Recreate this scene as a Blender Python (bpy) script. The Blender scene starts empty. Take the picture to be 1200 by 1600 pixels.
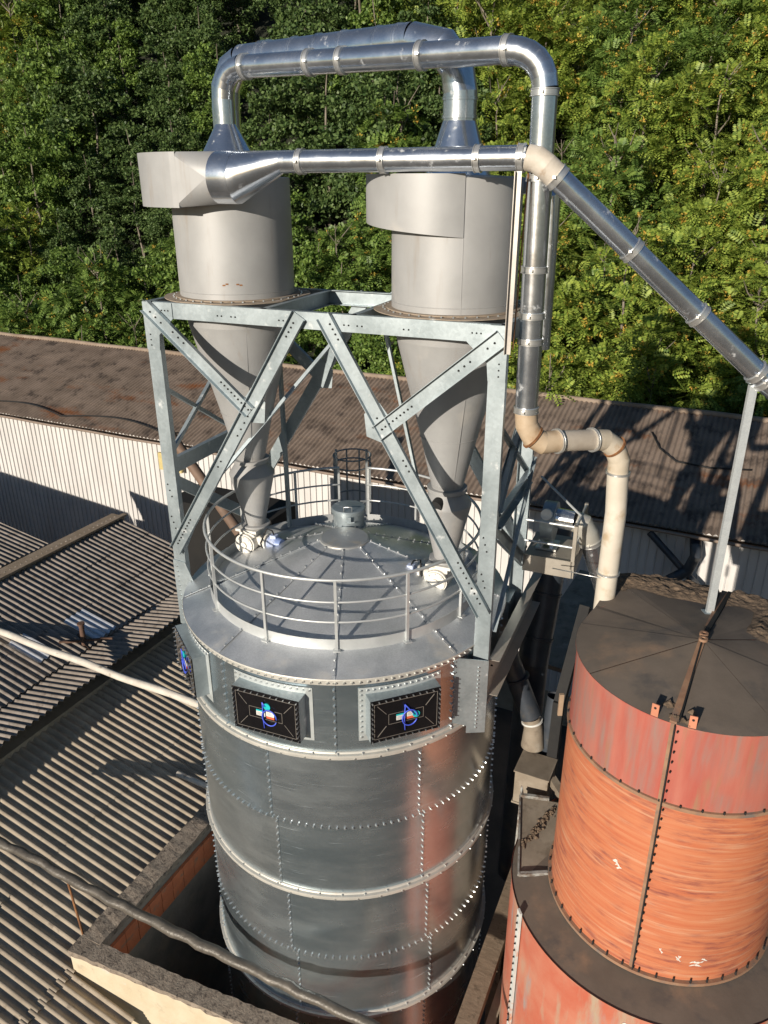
import bpy, math, random
import numpy as np
from mathutils import Vector, Matrix
R_=math.radians
scene=bpy.context.scene
# ---------------- camera, sky, sun, exposure ----------------
cd=bpy.data.cameras.new("camera"); cam=bpy.data.objects.new("camera",cd); scene.collection.objects.link(cam)
cd.sensor_fit='VERTICAL'; cd.sensor_height=24; cd.lens=18.0        # f = 1200 px on 1600 px
cam.location=(0.577,-10.023,0.0); cam.rotation_euler=(R_(90-23.5),R_(0.1),0)
cd.clip_start=.1; cd.clip_end=600; scene.camera=cam
scene.render.resolution_x=768; scene.render.resolution_y=1024
SUN_EL,SUN_AZ=16.0,214.0       # bearing the sun stands at, clockwise from +Y
w=bpy.data.worlds.new("World"); scene.world=w; w.use_nodes=True
nt=w.node_tree; bg=nt.nodes['Background']; sky=nt.nodes.new('ShaderNodeTexSky'); sky.sky_type='NISHITA'
sky.sun_disc=False; sky.sun_elevation=R_(SUN_EL); sky.sun_rotation=R_(SUN_AZ); sky.dust_density=.3; sky.ozone_density=4.0; sky.air_density=1.2
nt.links.new(sky.outputs[0],bg.inputs[0]); bg.inputs[1].default_value=.052
sl=bpy.data.lights.new("sun",'SUN'); sl.energy=5.0; sl.angle=R_(.5); sl.color=(1,.90,.77)
so=bpy.data.objects.new("sun",sl); scene.collection.objects.link(so)
sd=Vector((math.sin(R_(SUN_AZ))*math.cos(R_(SUN_EL)),math.cos(R_(SUN_AZ))*math.cos(R_(SUN_EL)),math.sin(R_(SUN_EL))))
so.rotation_euler=sd.to_track_quat('Z','Y').to_euler()
scene.view_settings.view_transform='Standard'; scene.view_settings.look='None'
scene.view_settings.exposure=0.25; scene.view_settings.gamma=1
random.seed(7)
COL=scene.collection
GROUND=-17.5
# ---------------- frames ----------------
GF=Matrix.Identity(4)
CF=Matrix.Rotation(R_(-22.7),4,'Z')      # steel tower, cyclones
BF=Matrix.Rotation(R_(-25.8),4,'Z')      # buildings
# ---------------- mesh builder ----------------
WM={}
def empty(name,loc,label,cat,group=None,F=GF):
    o=bpy.data.objects.new(name,None); COL.objects.link(o); o.empty_display_size=.2
    M=F@Matrix.Translation(Vector(loc)); o.matrix_world=M; WM[o.name]=M.copy()
    tag(o,label,cat,group); return o
def tag(o,label=None,cat=None,group=None,kind=None):
    if label:o['label']=label
    if cat:o['category']=cat
    if group:o['group']=group
    if kind:o['kind']=kind
    return o
def perp(d):
    d=Vector(d).normalized(); a=Vector((0,0,1)) if abs(d.z)<.9 else Vector((1,0,0))
    u=d.cross(a).normalized(); return u,u.cross(d).normalized()*-1
class MB:
    def __init__(s,F=CF): s.F=F; s.v=[]; s.f=[]; s.m=[]; s.s=[]
    def add(s,vs,fs,mi=0,sm=False):
        n=len(s.v); s.v.extend([tuple(x) for x in vs])
        for f in fs: s.f.append(tuple(i+n for i in f)); s.m.append(mi); s.s.append(sm)
        return s
    def box(s,c,d,mi=0,rot=None):
        x,y,z=[k/2 for k in d]; P=[Vector((a*x,b*y,e*z)) for e in(-1,1) for b in(-1,1) for a in(-1,1)]
        if rot is not None:P=[rot@p for p in P]
        P=[p+Vector(c) for p in P]
        return s.add(P,[(0,2,3,1),(4,5,7,6),(0,1,5,4),(2,6,7,3),(0,4,6,2),(1,3,7,5)],mi)
    def ext(s,p,q,prof,nrm,mi=0,closed=True,sm=False):
        """extrude 2-D profile (u,w) from p to q; w runs along nrm, u across"""
        p,q=Vector(p),Vector(q); d=(q-p).normalized(); n=Vector(nrm); n=n-d*n.dot(d); n=(n if n.length>1e-4 else Vector((0,1,0))-d*d.y).normalized(); u=d.cross(n)
        k=len(prof); V=[b+u*a+n*c for b in(p,q) for a,c in prof]
        fs=[(i,(i+1)%k,k+(i+1)%k,k+i) for i in range(k if closed else k-1)]
        if closed: fs+= [tuple(range(k))[::-1],tuple(range(k,2*k))]
        return s.add(V,fs,mi,sm)
    def bar(s,p,q,w,h,nrm=(0,0,1),mi=0):
        return s.ext(p,q,[(-w/2,-h/2),(w/2,-h/2),(w/2,h/2),(-w/2,h/2)],nrm,mi)
    def chan(s,p,q,w,d,nrm,t=.007,mi=0):
        """C channel: web at nrm=0, flanges toward +nrm"""
        a=w/2; return s.ext(p,q,[(-a,0),(a,0),(a,d),(a-t,d),(a-t,t),(-a+t,t),(-a+t,d),(-a,d)],nrm,mi)
    def angle(s,p,q,w,nrm,t=.006,mi=0):
        return s.ext(p,q,[(0,0),(w,0),(w,t),(t,t),(t,w),(0,w)],nrm,mi)
    def cyl(s,p,q,r0,r1=None,n=24,caps=True,mi=0,sm=True):
        r1=r0 if r1 is None else r1; p,q=Vector(p),Vector(q); u,v=perp(q-p)
        V=[b+(u*math.cos(2*math.pi*i/n)+v*math.sin(2*math.pi*i/n))*r for b,r in((p,r0),(q,r1)) for i in range(n)]
        s.add(V,[(i,(i+1)%n,n+(i+1)%n,n+i) for i in range(n)],mi,sm)
        if caps:
            s.add(V[:n],[tuple(range(n))[::-1]],mi); s.add(V[n:],[tuple(range(n))],mi)
        return s
    def lathe(s,c,prof,n=64,a0=0,a1=360,mi=0,sm=True,split=True):
        """profile (r,z); angle 0 = -Y, growing toward +X. split: hard edges between profile pieces"""
        full=abs(a1-a0)>=359.9; m=n if full else n+1
        def ring(r,z): return [(c[0]+r*math.sin(R_(a0+(a1-a0)*i/n)),c[1]-r*math.cos(R_(a0+(a1-a0)*i/n)),c[2]+z) for i in range(m)]
        for k in range(len(prof)-1):
            A,B=ring(*prof[k]),ring(*prof[k+1])
            fs=[(i,(i+1)%m,m+(i+1)%m,m+i) for i in range(n)]
            s.add(A+B,fs,mi,sm)
        return s
    def disc(s,c,r,n=32,mi=0,nrm=(0,0,1)):
        u,v=perp(nrm); c=Vector(c)
        return s.add([c+(u*math.cos(2*math.pi*i/n)+v*math.sin(2*math.pi*i/n))*r for i in range(n)],[tuple(range(n))],mi)
    def duct(s,pts,r,n=24,mi=0,cap0=False,cap1=False):
        """mitred tube, each leg smooth round but sharp at the mitres"""
        P=[Vector(p) for p in pts]; rs=r if isinstance(r,(list,tuple)) else [r]*len(P)
        T=[(P[i+1]-P[i]).normalized() for i in range(len(P)-1)]
        u,_=perp(T[0]); rings=[]
        for i,p in enumerate(P):
            t0=T[max(i-1,0)]; t1=T[min(i,len(T)-1)]
            b=(t0+t1).normalized()
            if i>0: u=(u-t0*u.dot(t0)).normalized()
            v=t0.cross(u)
            R=[]
            for k in range(n):
                o=(u*math.cos(2*math.pi*k/n)+v*math.sin(2*math.pi*k/n))*rs[i]
                if 0<i<len(P)-1: o=o-t0*(o.dot(b)/t0.dot(b))
                R.append(p+o)
            rings.append(R)
            if i<len(T): u=(u-t1*u.dot(t1)).normalized()
        for i in range(len(P)-1):
            # re-match start indices by nearest direction
            s.add(rings[i]+rings[i+1],[(k,(k+1)%n,n+(k+1)%n,n+k) for k in range(n)],mi,True)
        if cap0:s.add(rings[0],[tuple(range(n))[::-1]],mi)
        if cap1:s.add(rings[-1],[tuple(range(n))],mi)
        return s
    def tube(s,pts,r,n=10,mi=0,closed=False,wob=0):
        P=[Vector(p) for p in pts]; N=len(P); V=[]; u=None
        for i,p in enumerate(P):
            a=P[(i-1)%N] if closed or i>0 else p; b=P[(i+1)%N] if closed or i<N-1 else p
            t=(b-a).normalized()
            if u is None:u,_=perp(t)
            u=(u-t*u.dot(t)).normalized(); v=t.cross(u); rr=r*(1+wob*random.uniform(-1,1))
            V+=[p+(u*math.cos(2*math.pi*k/n)+v*math.sin(2*math.pi*k/n))*rr for k in range(n)]
        fs=[(i*n+k,i*n+(k+1)%n,((i+1)%N)*n+(k+1)%n,((i+1)%N)*n+k) for i in range(N if closed else N-1) for k in range(n)]
        if not closed: fs+=[tuple(range(n))[::-1],tuple((N-1)*n+k for k in range(n))]
        return s.add(V,fs,mi,True)
    def bolt(s,p,n,r=.016,h=.018,mi=0):
        p=Vector(p); n=Vector(n).normalized(); s.cyl(p-n*.002,p+n*h,r,r*.8,6,True,mi,False); return s
    def ring(s,c,r,tr,n=64,k=8,mi=0,nrm=(0,0,1),a0=0,a1=360):
        u,v=perp(nrm); c=Vector(c); full=abs(a1-a0)>=360
        m=n if full else n+1
        pts=[c+(u*math.cos(R_(a0+(a1-a0)*i/n))+v*math.sin(R_(a0+(a1-a0)*i/n)))*r for i in range(m)]
        return s.tube(pts,tr,k,mi,closed=full)
    def build(s,name,mats,parent=None,loc=None):
        me=bpy.data.meshes.new(name)
        V=np.array(s.v,dtype=float); F=np.array(s.F)
        V=V@F[:3,:3].T+F[:3,3]
        if parent is not None: M=WM[parent.name]
        else:
            if loc is None: loc=((V[:,0].min()+V[:,0].max())/2,(V[:,1].min()+V[:,1].max())/2,V[:,2].min())
            else: loc=tuple(s.F@Vector(loc))
            M=Matrix.Translation(Vector(loc))@s.F.to_3x3().to_4x4()
        I=np.array(M.inverted()); V=V@I[:3,:3].T+I[:3,3]
        me.from_pydata(V.tolist(),[],s.f)
        mats=mats if isinstance(mats,(list,tuple)) else [mats]
        for m in mats: me.materials.append(m)
        me.polygons.foreach_set('material_index',s.m); me.polygons.foreach_set('use_smooth',s.s); me.update()
        o=bpy.data.objects.new(name,me); COL.objects.link(o)
        if parent is not None: o.parent=parent
        else: o.matrix_world=M
        WM[o.name]=M; return o
def rng(a,b,n): return [a+(b-a)*i/(n-1) for i in range(n)]
def cyp(r,az,z): return (r*math.sin(R_(az)),-r*math.cos(R_(az)),z)
def arc(c,p0,p1,n=5):
    """quarter-like arc from p0 to p1 where c is the corner"""
    p0,p1,c=Vector(p0),Vector(p1),Vector(c); out=[]
    for i in range(n+1):
        t=i/n; out.append((1-t)**2*p0+2*t*(1-t)*(c*.88+(p0+p1)*.06)+t*t*p1)
    return out
# ---------------- materials ----------------
def surf(name,c1,c2,scale=3,rough=.6,metal=0,stretch=(1,1,1),bump=.1,bscale=40,stain=None,sscale=1.5,sthr=(.55,.7),sstr=(1,1,1),
         rough2=None,vor=0,island=0,detail=6,spec=.5,aniso=None,stain2=None,s2scale=6,s2thr=(.6,.7),s2str=(1,1,1),bstr=(1,1,1),coat=0,smask=None):
    m=bpy.data.materials.new(name); m.use_nodes=True; N=m.node_tree.nodes; L=m.node_tree.links
    bs=N['Principled BSDF']; tc=N.new('ShaderNodeTexCoord')
    def noise(sc,st,det=detail,off=0):
        mp=N.new('ShaderNodeMapping'); L.new(tc.outputs['Object'],mp.inputs[0]); mp.inputs['Scale'].default_value=st; mp.inputs['Location'].default_value=(off,off*1.3,off*.7)
        n=N.new('ShaderNodeTexNoise'); L.new(mp.outputs[0],n.inputs['Vector']); n.inputs['Scale'].default_value=sc; n.inputs['Detail'].default_value=det; n.inputs['Roughness'].default_value=.6
        return n.outputs['Fac'],mp
    def ramp(src,a,b):
        r=N.new('ShaderNodeMapRange'); L.new(src,r.inputs[0]); r.inputs[1].default_value=a; r.inputs[2].default_value=b; r.interpolation_type='SMOOTHSTEP'; return r.outputs[0]
    def mix(f,a,b):
        x=N.new('ShaderNodeMix'); x.data_type='RGBA'; L.new(f,x.inputs['Factor'])
        for s_,k in ((a,'A'),(b,'B')):
            i=[q for q in x.inputs if q.name==k and q.type=='RGBA'][0]
            if isinstance(s_,tuple): i.default_value=(*s_,1)
            else: L.new(s_,i)
        return [q for q in x.outputs if q.type=='RGBA'][0]
    f,mp=noise(scale,stretch); fr=ramp(f,.3,.7); col=mix(fr,c1,c2)
    if vor:
        v=N.new('ShaderNodeTexVoronoi'); L.new(tc.outputs['Object'],v.inputs['Vector']); v.inputs['Scale'].default_value=vor
        sp=N.new('ShaderNodeSeparateColor'); L.new(v.outputs['Color'],sp.inputs[0])
        r=N.new('ShaderNodeMapRange'); L.new(sp.outputs[0],r.inputs[0]); r.inputs[3].default_value=.93; r.inputs[4].default_value=1.06
        mm=N.new('ShaderNodeVectorMath'); mm.operation='SCALE'; L.new(col,mm.inputs[0]); L.new(r.outputs[0],mm.inputs['Scale']); col=mm.outputs[0]
    if island:
        g=N.new('ShaderNodeNewGeometry'); r=N.new('ShaderNodeMapRange'); L.new(g.outputs['Random Per Island'],r.inputs[0]); r.inputs[3].default_value=1-island; r.inputs[4].default_value=1+island
        mm=N.new('ShaderNodeVectorMath'); mm.operation='SCALE'; L.new(col,mm.inputs[0]); L.new(r.outputs[0],mm.inputs['Scale']); col=mm.outputs[0]
    rough_src=None
    sf=None
    if stain:
        s_,_=noise(sscale,sstr,8,3.1); sf=ramp(s_,*sthr)
        if smask:
            k_,_=noise(smask[0],(1,1,1),3,12.3); k_=ramp(k_,*smask[1]); mu=N.new('ShaderNodeMath'); mu.operation='MULTIPLY'; L.new(sf,mu.inputs[0]); L.new(k_,mu.inputs[1]); sf=mu.outputs[0]
        col=mix(sf,col,stain)
    if stain2:
        s_,_=noise(s2scale,s2str,6,7.7); s2=ramp(s_,*s2thr); col=mix(s2,col,stain2)
    L.new(col,bs.inputs['Base Color'])
    bs.inputs['Metallic'].default_value=metal
    if metal and sf is not None:
        r=N.new('ShaderNodeMapRange'); L.new(sf,r.inputs[0]); r.inputs[3].default_value=metal; r.inputs[4].default_value=metal*.25; L.new(r.outputs[0],bs.inputs['Metallic'])
    r2=rough if rough2 is None else rough2
    r=N.new('ShaderNodeMapRange'); L.new(fr,r.inputs[0]); r.inputs[3].default_value=rough; r.inputs[4].default_value=r2; L.new(r.outputs[0],bs.inputs['Roughness'])
    bs.inputs['Specular IOR Level'].default_value=spec
    if coat: bs.inputs['Coat Weight'].default_value=coat
    if bump:
        b,_=noise(bscale,bstr,4,1.7); bn=N.new('ShaderNodeBump'); bn.inputs['Strength'].default_value=bump; bn.inputs['Distance'].default_value=.02; L.new(b,bn.inputs['Height']); L.new(bn.outputs[0],bs.inputs['Normal'])
    return m
def plain(name,c,rough=.5,metal=0): return surf(name,c,tuple(k*.8 for k in c),6,rough,metal,bump=.05)
GALV=surf('galvanised steel',(.30,.355,.38),(.39,.445,.47),2.2,.40,.62,stretch=(1,1,.6),bump=.03,bscale=18,vor=28,rough2=.52,stain=(.66,.68,.68),sscale=5,sthr=(.6,.75))
SHEET=[surf('silo sheet %s'%n,c1,c2,1.1,ro,.90,stretch=(1,1,3),bump=.05,bscale=1.6,bstr=(1,1,5),rough2=ro+.08,vor=90,
        stain=(.60,.66,.69),sscale=2.5,sthr=(.60,.85),sstr=(.7,.7,30),stain2=(.74,.76,.75),s2scale=7,s2thr=(.70,.76),s2str=(6,6,.35)) for n,c1,c2,ro in
       (('cool',(.44,.54,.60),(.57,.66,.71),.20),('grey',(.48,.55,.60),(.60,.67,.71),.24),('pale',(.44,.50,.53),(.56,.61,.63),.28),('mirror',(.54,.58,.60),(.66,.69,.70),.20))]
ROOFM=surf('silo roof sheet',(.56,.59,.61),(.68,.70,.72),1.3,.38,.80,bump=.05,bscale=2.2,rough2=.56,vor=70,stain=(.50,.46,.40),sscale=1.6,sthr=(.55,.8),stain2=(.70,.72,.74),s2scale=3,s2thr=(.66,.74))
DUCT=surf('shiny duct',(.66,.71,.77),(.78,.82,.87),2.5,.17,.95,bump=.06,bscale=3.0,rough2=.28,vor=80,stain=(.66,.67,.66),sscale=6,sthr=(.6,.75))
BAND=surf('clamp steel',(.66,.66,.64),(.74,.74,.72),5,.35,.8,bump=.03)
BOLT=surf('bolt steel',(.60,.62,.62),(.72,.74,.74),20,.32,.85,bump=0)
RINGM=surf('flange ring',(.48,.47,.43),(.58,.56,.51),4,.5,.35,bump=.03,stain=(.45,.40,.32),sscale=9,sthr=(.6,.8))
CYC=surf('cyclone paint',(.33,.332,.33),(.39,.392,.39),1.2,.48,.22,bump=.05,bscale=1.5,rough2=.56,stain=(.29,.265,.24),sscale=3.2,sthr=(.56,.8),sstr=(2,2,.22),stain2=(.44,.43,.41),s2scale=1.6,s2thr=(.58,.75))
FLUEM=surf('dark rust',(.09,.05,.035),(.13,.075,.05),10,.9,0,bump=.2)
RUST=surf('rust mark',(.28,.13,.05),(.16,.07,.03),12,.9,0,bump=.1)
DUSTY=surf('dusty plate',(.24,.19,.14),(.32,.26,.20),9,.9,0,bump=.25,bscale=30,stain=(.45,.45,.43),sscale=5,sthr=(.58,.7))
BLACK=surf('gloss black panel',(.005,.005,.006),(.009,.008,.009),3,.06,0,bump=0,coat=.6)
BLACKM=surf('matt black',(.008,.008,.009),(.013,.013,.013),6,.8,0,bump=.05)
DDUCT=surf('dark duct',(.035,.045,.06),(.06,.07,.085),2,.45,.3,bump=.05,stain=(.10,.09,.075),sscale=2.5,sthr=(.5,.75))
CREAM=surf('old cream pipe',(.52,.47,.39),(.60,.55,.47),3,.6,0,bump=.08,bscale=12,stain=(.42,.33,.22),sscale=3,sthr=(.52,.75),stain2=(.40,.13,.05),s2scale=2.4,s2thr=(.66,.70),s2str=(1.6,1.6,.5))
TAN=surf('tan elbow',(.38,.28,.18),(.47,.37,.26),5,.65,0,bump=.15,bscale=15,stain=(.30,.18,.09),sscale=4,sthr=(.55,.75))
WHITEM=surf('white painted casting',(.62,.60,.55),(.72,.70,.65),6,.5,0,bump=.08,stain=(.42,.36,.28),sscale=6,sthr=(.55,.72))
MOTOR=surf('pale blue motor',(.42,.50,.72),(.60,.66,.80),8,.4,.1,bump=.05)
ORU=surf('faded orange paint upper',(.36,.085,.062),(.42,.145,.105),2.6,.58,0,stretch=(1.6,1.6,.22),bump=.05,bscale=8,detail=9,stain=(.25,.175,.15),sscale=4.5,sthr=(.42,.74),sstr=(1.2,1.2,.13),smask=(.9,(.36,.54)),stain2=(.30,.15,.09),s2scale=6,s2thr=(.54,.74),s2str=(1.6,1.6,.16))
ORL=surf('faded orange paint lower',(.44,.125,.055),(.49,.185,.09),2.4,.62,0,stretch=(.35,.35,9),bump=.08,bscale=5,bstr=(.3,.3,8),detail=9,stain=(.22,.065,.05),sscale=5.5,sthr=(.42,.72),sstr=(.55,.55,3.2),smask=(1.1,(.40,.58)),stain2=(.52,.28,.17),s2scale=3.0,s2thr=(.50,.80),s2str=(.4,.4,6))
ORS=surf('faded orange shoulder tank',(.42,.105,.06),(.46,.18,.115),1.6,.6,0,bump=.05,stain=(.36,.28,.20),sscale=3.6,sthr=(.46,.66),sstr=(1.2,1.2,.22),smask=(.8,(.38,.6)),stain2=(.27,.27,.26),s2scale=2.6,s2thr=(.56,.74),s2str=(1.2,1.2,.25))
ORROOF=surf('dust covered steel roof',(.115,.093,.074),(.155,.125,.10),1.4,.85,0,bump=.08,bscale=20,stain=(.26,.17,.11),sscale=.9,sthr=(.58,.75),stain2=(.085,.075,.068),s2scale=2,s2thr=(.5,.7))
DIRT=surf('caked dirt',(.09,.065,.045),(.17,.12,.08),14,1,0,bump=.8,bscale=25)
OSEAM=surf('dusty orange seam',(.22,.12,.075),(.30,.18,.11),5,.8,0,bump=.1,stain=(.16,.13,.11),sscale=5,sthr=(.5,.7))
FIBL=surf('weathered fibre cement',(.30,.25,.19),(.41,.345,.265),2.5,.9,0,bump=.25,bscale=35,stain=(.19,.155,.12),sscale=7,sthr=(.58,.75))
FIBU=surf('dark weathered fibre cement',(.20,.172,.145),(.29,.25,.215),2.5,.9,0,bump=.25,bscale=35,stain=(.13,.105,.085),sscale=6,sthr=(.52,.72))
FIBB=surf('mossy fibre cement',(.17,.128,.098),(.245,.188,.148),1.2,.92,0,bump=.3,bscale=20,stain=(.075,.056,.045),sscale=1.6,sthr=(.48,.7),stain2=(.20,.075,.025),s2scale=.55,s2thr=(.56,.72),s2str=(.6,1.6,1))
WALLW=surf('white ribbed cladding',(.52,.505,.49),(.60,.585,.57),1.5,.5,0,stretch=(1,1,.3),bump=.03,stain=(.50,.45,.40),sscale=2.2,sthr=(.6,.85),sstr=(2,2,.3))
CONC=surf('rough concrete',(.30,.25,.185),(.38,.32,.24),2.2,.9,0,bump=.3,bscale=22,stain=(.20,.165,.125),sscale=3,sthr=(.55,.72))
PLAST=surf('cream plaster',(.50,.42,.29),(.58,.50,.37),1.8,.9,0,bump=.2,bscale=16,stain=(.38,.32,.23),sscale=3,sthr=(.55,.72),stain2=(.55,.50,.44),s2scale=2.5,s2thr=(.6,.7))
CAPM=surf('mossy cap',(.20,.16,.125),(.29,.24,.19),8,.95,0,bump=.7,bscale=30,stain=(.07,.055,.045),sscale=12,sthr=(.5,.7))
BRICK=surf('hollow brick',(.55,.18,.08),(.46,.14,.065),4,.85,0,bump=.2,stain=(.30,.17,.11),sscale=5,sthr=(.55,.7))
GROUNDM=surf('dirt ground',(.05,.043,.035),(.085,.07,.055),.8,.95,0,bump=.4,bscale=6)
HILLM=surf('forest floor',(.010,.014,.006),(.022,.024,.012),.7,1,0,bump=.5,bscale=3)
WOOD=surf('old brown timber',(.17,.125,.085),(.24,.18,.125),5,.9,0,stretch=(1,6,1),bump=.35,bscale=20,stain=(.10,.075,.05),sscale=9,sthr=(.55,.7))
WPIPE=surf('white lagged pipe',(.50,.46,.40),(.60,.56,.49),4,.7,0,bump=.3,bscale=14,stain=(.30,.26,.21),sscale=7,sthr=(.58,.72))
DPIPE=surf('dark wrapped pipe',(.085,.075,.062),(.13,.115,.095),5,.42,.15,bump=.5,bscale=16,stain=(.07,.06,.05),sscale=8,sthr=(.5,.7))
def leafmat(name,lo,hi,rough=.5):
    m=bpy.data.materials.new(name); m.use_nodes=True; N=m.node_tree.nodes; L=m.node_tree.links; bs=N['Principled BSDF']
    g=N.new('ShaderNodeNewGeometry'); r=N.new('ShaderNodeValToRGB'); L.new(g.outputs['Random Per Island'],r.inputs[0])
    r.color_ramp.elements[0].color=(*lo,1); r.color_ramp.elements[1].color=(*hi,1)
    L.new(r.outputs[0],bs.inputs['Base Color']); bs.inputs['Roughness'].default_value=rough; bs.inputs['Specular IOR Level'].default_value=.35
    tr=N.new('ShaderNodeBsdfTranslucent'); L.new(r.outputs[0],tr.inputs[0]); mx=N.new('ShaderNodeMixShader'); mx.inputs[0].default_value=.25
    L.new(bs.outputs[0],mx.inputs[1]); L.new(tr.outputs[0],mx.inputs[2]); L.new(mx.outputs[0],N['Material Output'].inputs[0]); return m
LEAFD=leafmat('dark green leaf',(.035,.075,.02),(.15,.22,.07))
LEAFM=leafmat('mid green leaf',(.06,.12,.022),(.22,.32,.07))
LEAFY=leafmat('yellow green leaf',(.085,.15,.022),(.35,.43,.075))
TUFT=leafmat('yellow orange seed tuft',(.46,.40,.07),(.52,.29,.05),.8)
BARK=surf('bark',(.12,.10,.075),(.24,.21,.17),6,.9,0,stretch=(1,1,.3),bump=.5,bscale=12)

# ================= SETTING =================
g=MB(GF); g.add([(-250,-150,GROUND),(250,-150,GROUND),(250,300,GROUND),(-250,300,GROUND)],[(0,1,2,3)])
tag(g.build('ground',GROUNDM,loc=(0,0,GROUND)),kind='structure')
# wooded hillside as one sheet
def hz(a,b):
    t=max(0,b-19.5); return GROUND+min(t*1.6,3.5)+t*.66+.6*math.sin(a*.21+b*.13)*min(1,t/6)
hb=MB(BF); na,nb=61,41; V=[(-90+180*i/(na-1),19.5+100*j/(nb-1),hz(-90+180*i/(na-1),19.5+100*j/(nb-1))+(0 if j else -.3)) for j in range(nb) for i in range(na)]
hb.add(V,[(j*na+i,j*na+i+1,(j+1)*na+i+1,(j+1)*na+i) for j in range(nb-1) for i in range(na-1)],0,True)
tag(hb.build('hillside',HILLM,loc=(0,20,GROUND)),kind='structure')

# corrugated roof: sheets run from (a0/b0) ... waves across 'ax'
def corr(mb,o,run,across,width,length,pitch=.177,amp=.034,rows=1,seg=8,mi=0,lift=.012,t=.007,jit=.006):
    """o: low corner; run: unit up-slope vector; across: unit vector; rows of lapped sheets from low to high"""
    o,run,ac=Vector(o),Vector(run).normalized(),Vector(across).normalized(); up=ac.cross(run); 
    if up.z<0: up=-up
    n=int(width/pitch*seg); L=length/rows
    shw=pitch*5; 
    for r in range(rows):
        jl={}
        V=[]
        for j in (0,1):
            for i in range(n+1):
                x=i*pitch/seg; k=int(x/shw); 
                if k not in jl: jl[k]=(random.uniform(-jit,jit),random.uniform(-.02,.02))
                h=amp*math.cos(2*math.pi*i/seg)+jl[k][0]
                s_=r*L+(jl[k][1] if j==0 else L+.12)
                hh=h+(lift if j==0 else -lift*.2)
                V.append(o+ac*x+run*s_+up*hh)
        k=n+1; fs=[(i,i+1,k+i+1,k+i) for i in range(n)]
        mb.add(V,fs,mi,True)
        # front thickness
        W=V[:k]+[v-up*t for v in V[:k]]; mb.add(W,[(i,i+1,k+i+1,k+i) for i in range(n)],mi,False)
    return mb
# ---- long building at the back ----
bb=empty('long_shed',(0,13.2,GROUND),'long white clad shed with brown corrugated fibre cement roof below the wooded slope','shed',F=BF)
rf=MB(BF); e0,e1z,r0,r1z=12.85,-9.24,19.1,-7.5
slope=Vector((0,r0-e0,r1z-e1z)); corr(rf,(-34,e0,e1z),slope,(1,0,0),46,slope.length,rows=4,seg=6)
rfo=rf.build('roof',FIBB,bb)
m=MB(BF); m.tube([(-34+i*2,r0+.05,r1z+.03+.02*math.sin(i*2.1)) for i in range(24)],.11,8,wob=.08); m.add([(-34,r0,r1z-.05),(12,r0,r1z-.05),(12,r0+2,r1z-1.6),(-34,r0+2,r1z-1.6)],[(0,1,2,3)])
m.build('ridge_cap',surf('ridge cap',(.20,.15,.11),(.28,.22,.17),2,.9,0,bump=.3),rfo)
def ribwall(mb,a0,a1,b,z0,z1,pitch=.25,d=.05,mi=0):
    n=int((a1-a0)/pitch); P=[]
    for i in range(n):
        x=a0+i*pitch; P+=[(x,0),(x+pitch*.82,0),(x+pitch*.87,-d),(x+pitch*.95,-d)]
    P.append((a0+n*pitch,0)); k=len(P)
    V=[(x,b+y,z) for z in (z0,z1) for x,y in P]
    return mb.add(V,[(i,i+1,k+i+1,k+i) for i in range(k-1)],mi)
m=MB(BF); ribwall(m,-34,12,13.3,-16.2,-9.35); m.build('wall',WALLW,bb)
m=MB(BF); m.box((-11,13.55,-16.9),(46,.4,1.4)); m.build('base_wall',CONC,bb)
m=MB(BF); m.box((-11,16.3,-13.4),(45.6,5.2,7.6)); m.box((-11,13.15,-9.48),(46,.12,.12)); m.build('core',plain('brown fascia',(.22,.15,.10),.8),bb)
m=MB(BF); m.tube([(-33+i*.9,12.72,-9.33+.012*math.sin(i*1.3)) for i in range(50)],.05,6); m.build('gutter',plain('gutter',(.25,.19,.15),.7),bb)
m=MB(BF); m.box((-15.0,13.1,-10.2),(1.1,.1,.7)); m.build('window_panel',plain('yellow panel',(.55,.45,.2),.6),bb)
# cables along its eave
cb=MB(BF); cb.tube([(-26+i*.6,13.1+.5*abs(math.sin(i*.35)),-9.02+.12*abs(math.sin(i*.35))) for i in range(20)],.03,5); tag(cb.build('cable',BLACKM),'black cable lying along the eave of the brown shed roof','cable')
cb=MB(BF); cb.tube([(2.2,17.5,-7.87),(2.6,16.6,-8.1),(3.2,16.0,-8.27),(4.2,15.9,-8.3),(5.4,16.1,-8.25)],.03,5); tag(cb.build('cable',BLACKM),'short black cable sagging across the sunlit right end of the brown roof','cable')
# pipes against the shaded wall
m=MB(BF); m.duct([(3.0,12.9,-9.5),(4.95,12.7,-11.2)],.10,12); tag(m.build('drain_pipe',DDUCT),'dark slanting pipe in front of the shaded shed wall','pipe')
m=MB(BF); m.duct([(4.25,13.2,-9.6),(4.3,12.8,-9.65),(4.35,12.7,-9.9),(4.2,12.7,-10.4),(3.6,12.6,-10.9)],.16,14); tag(m.build('vent_pipe',DDUCT),'dark bent vent pipe coming out of the shaded shed wall','pipe')
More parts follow.
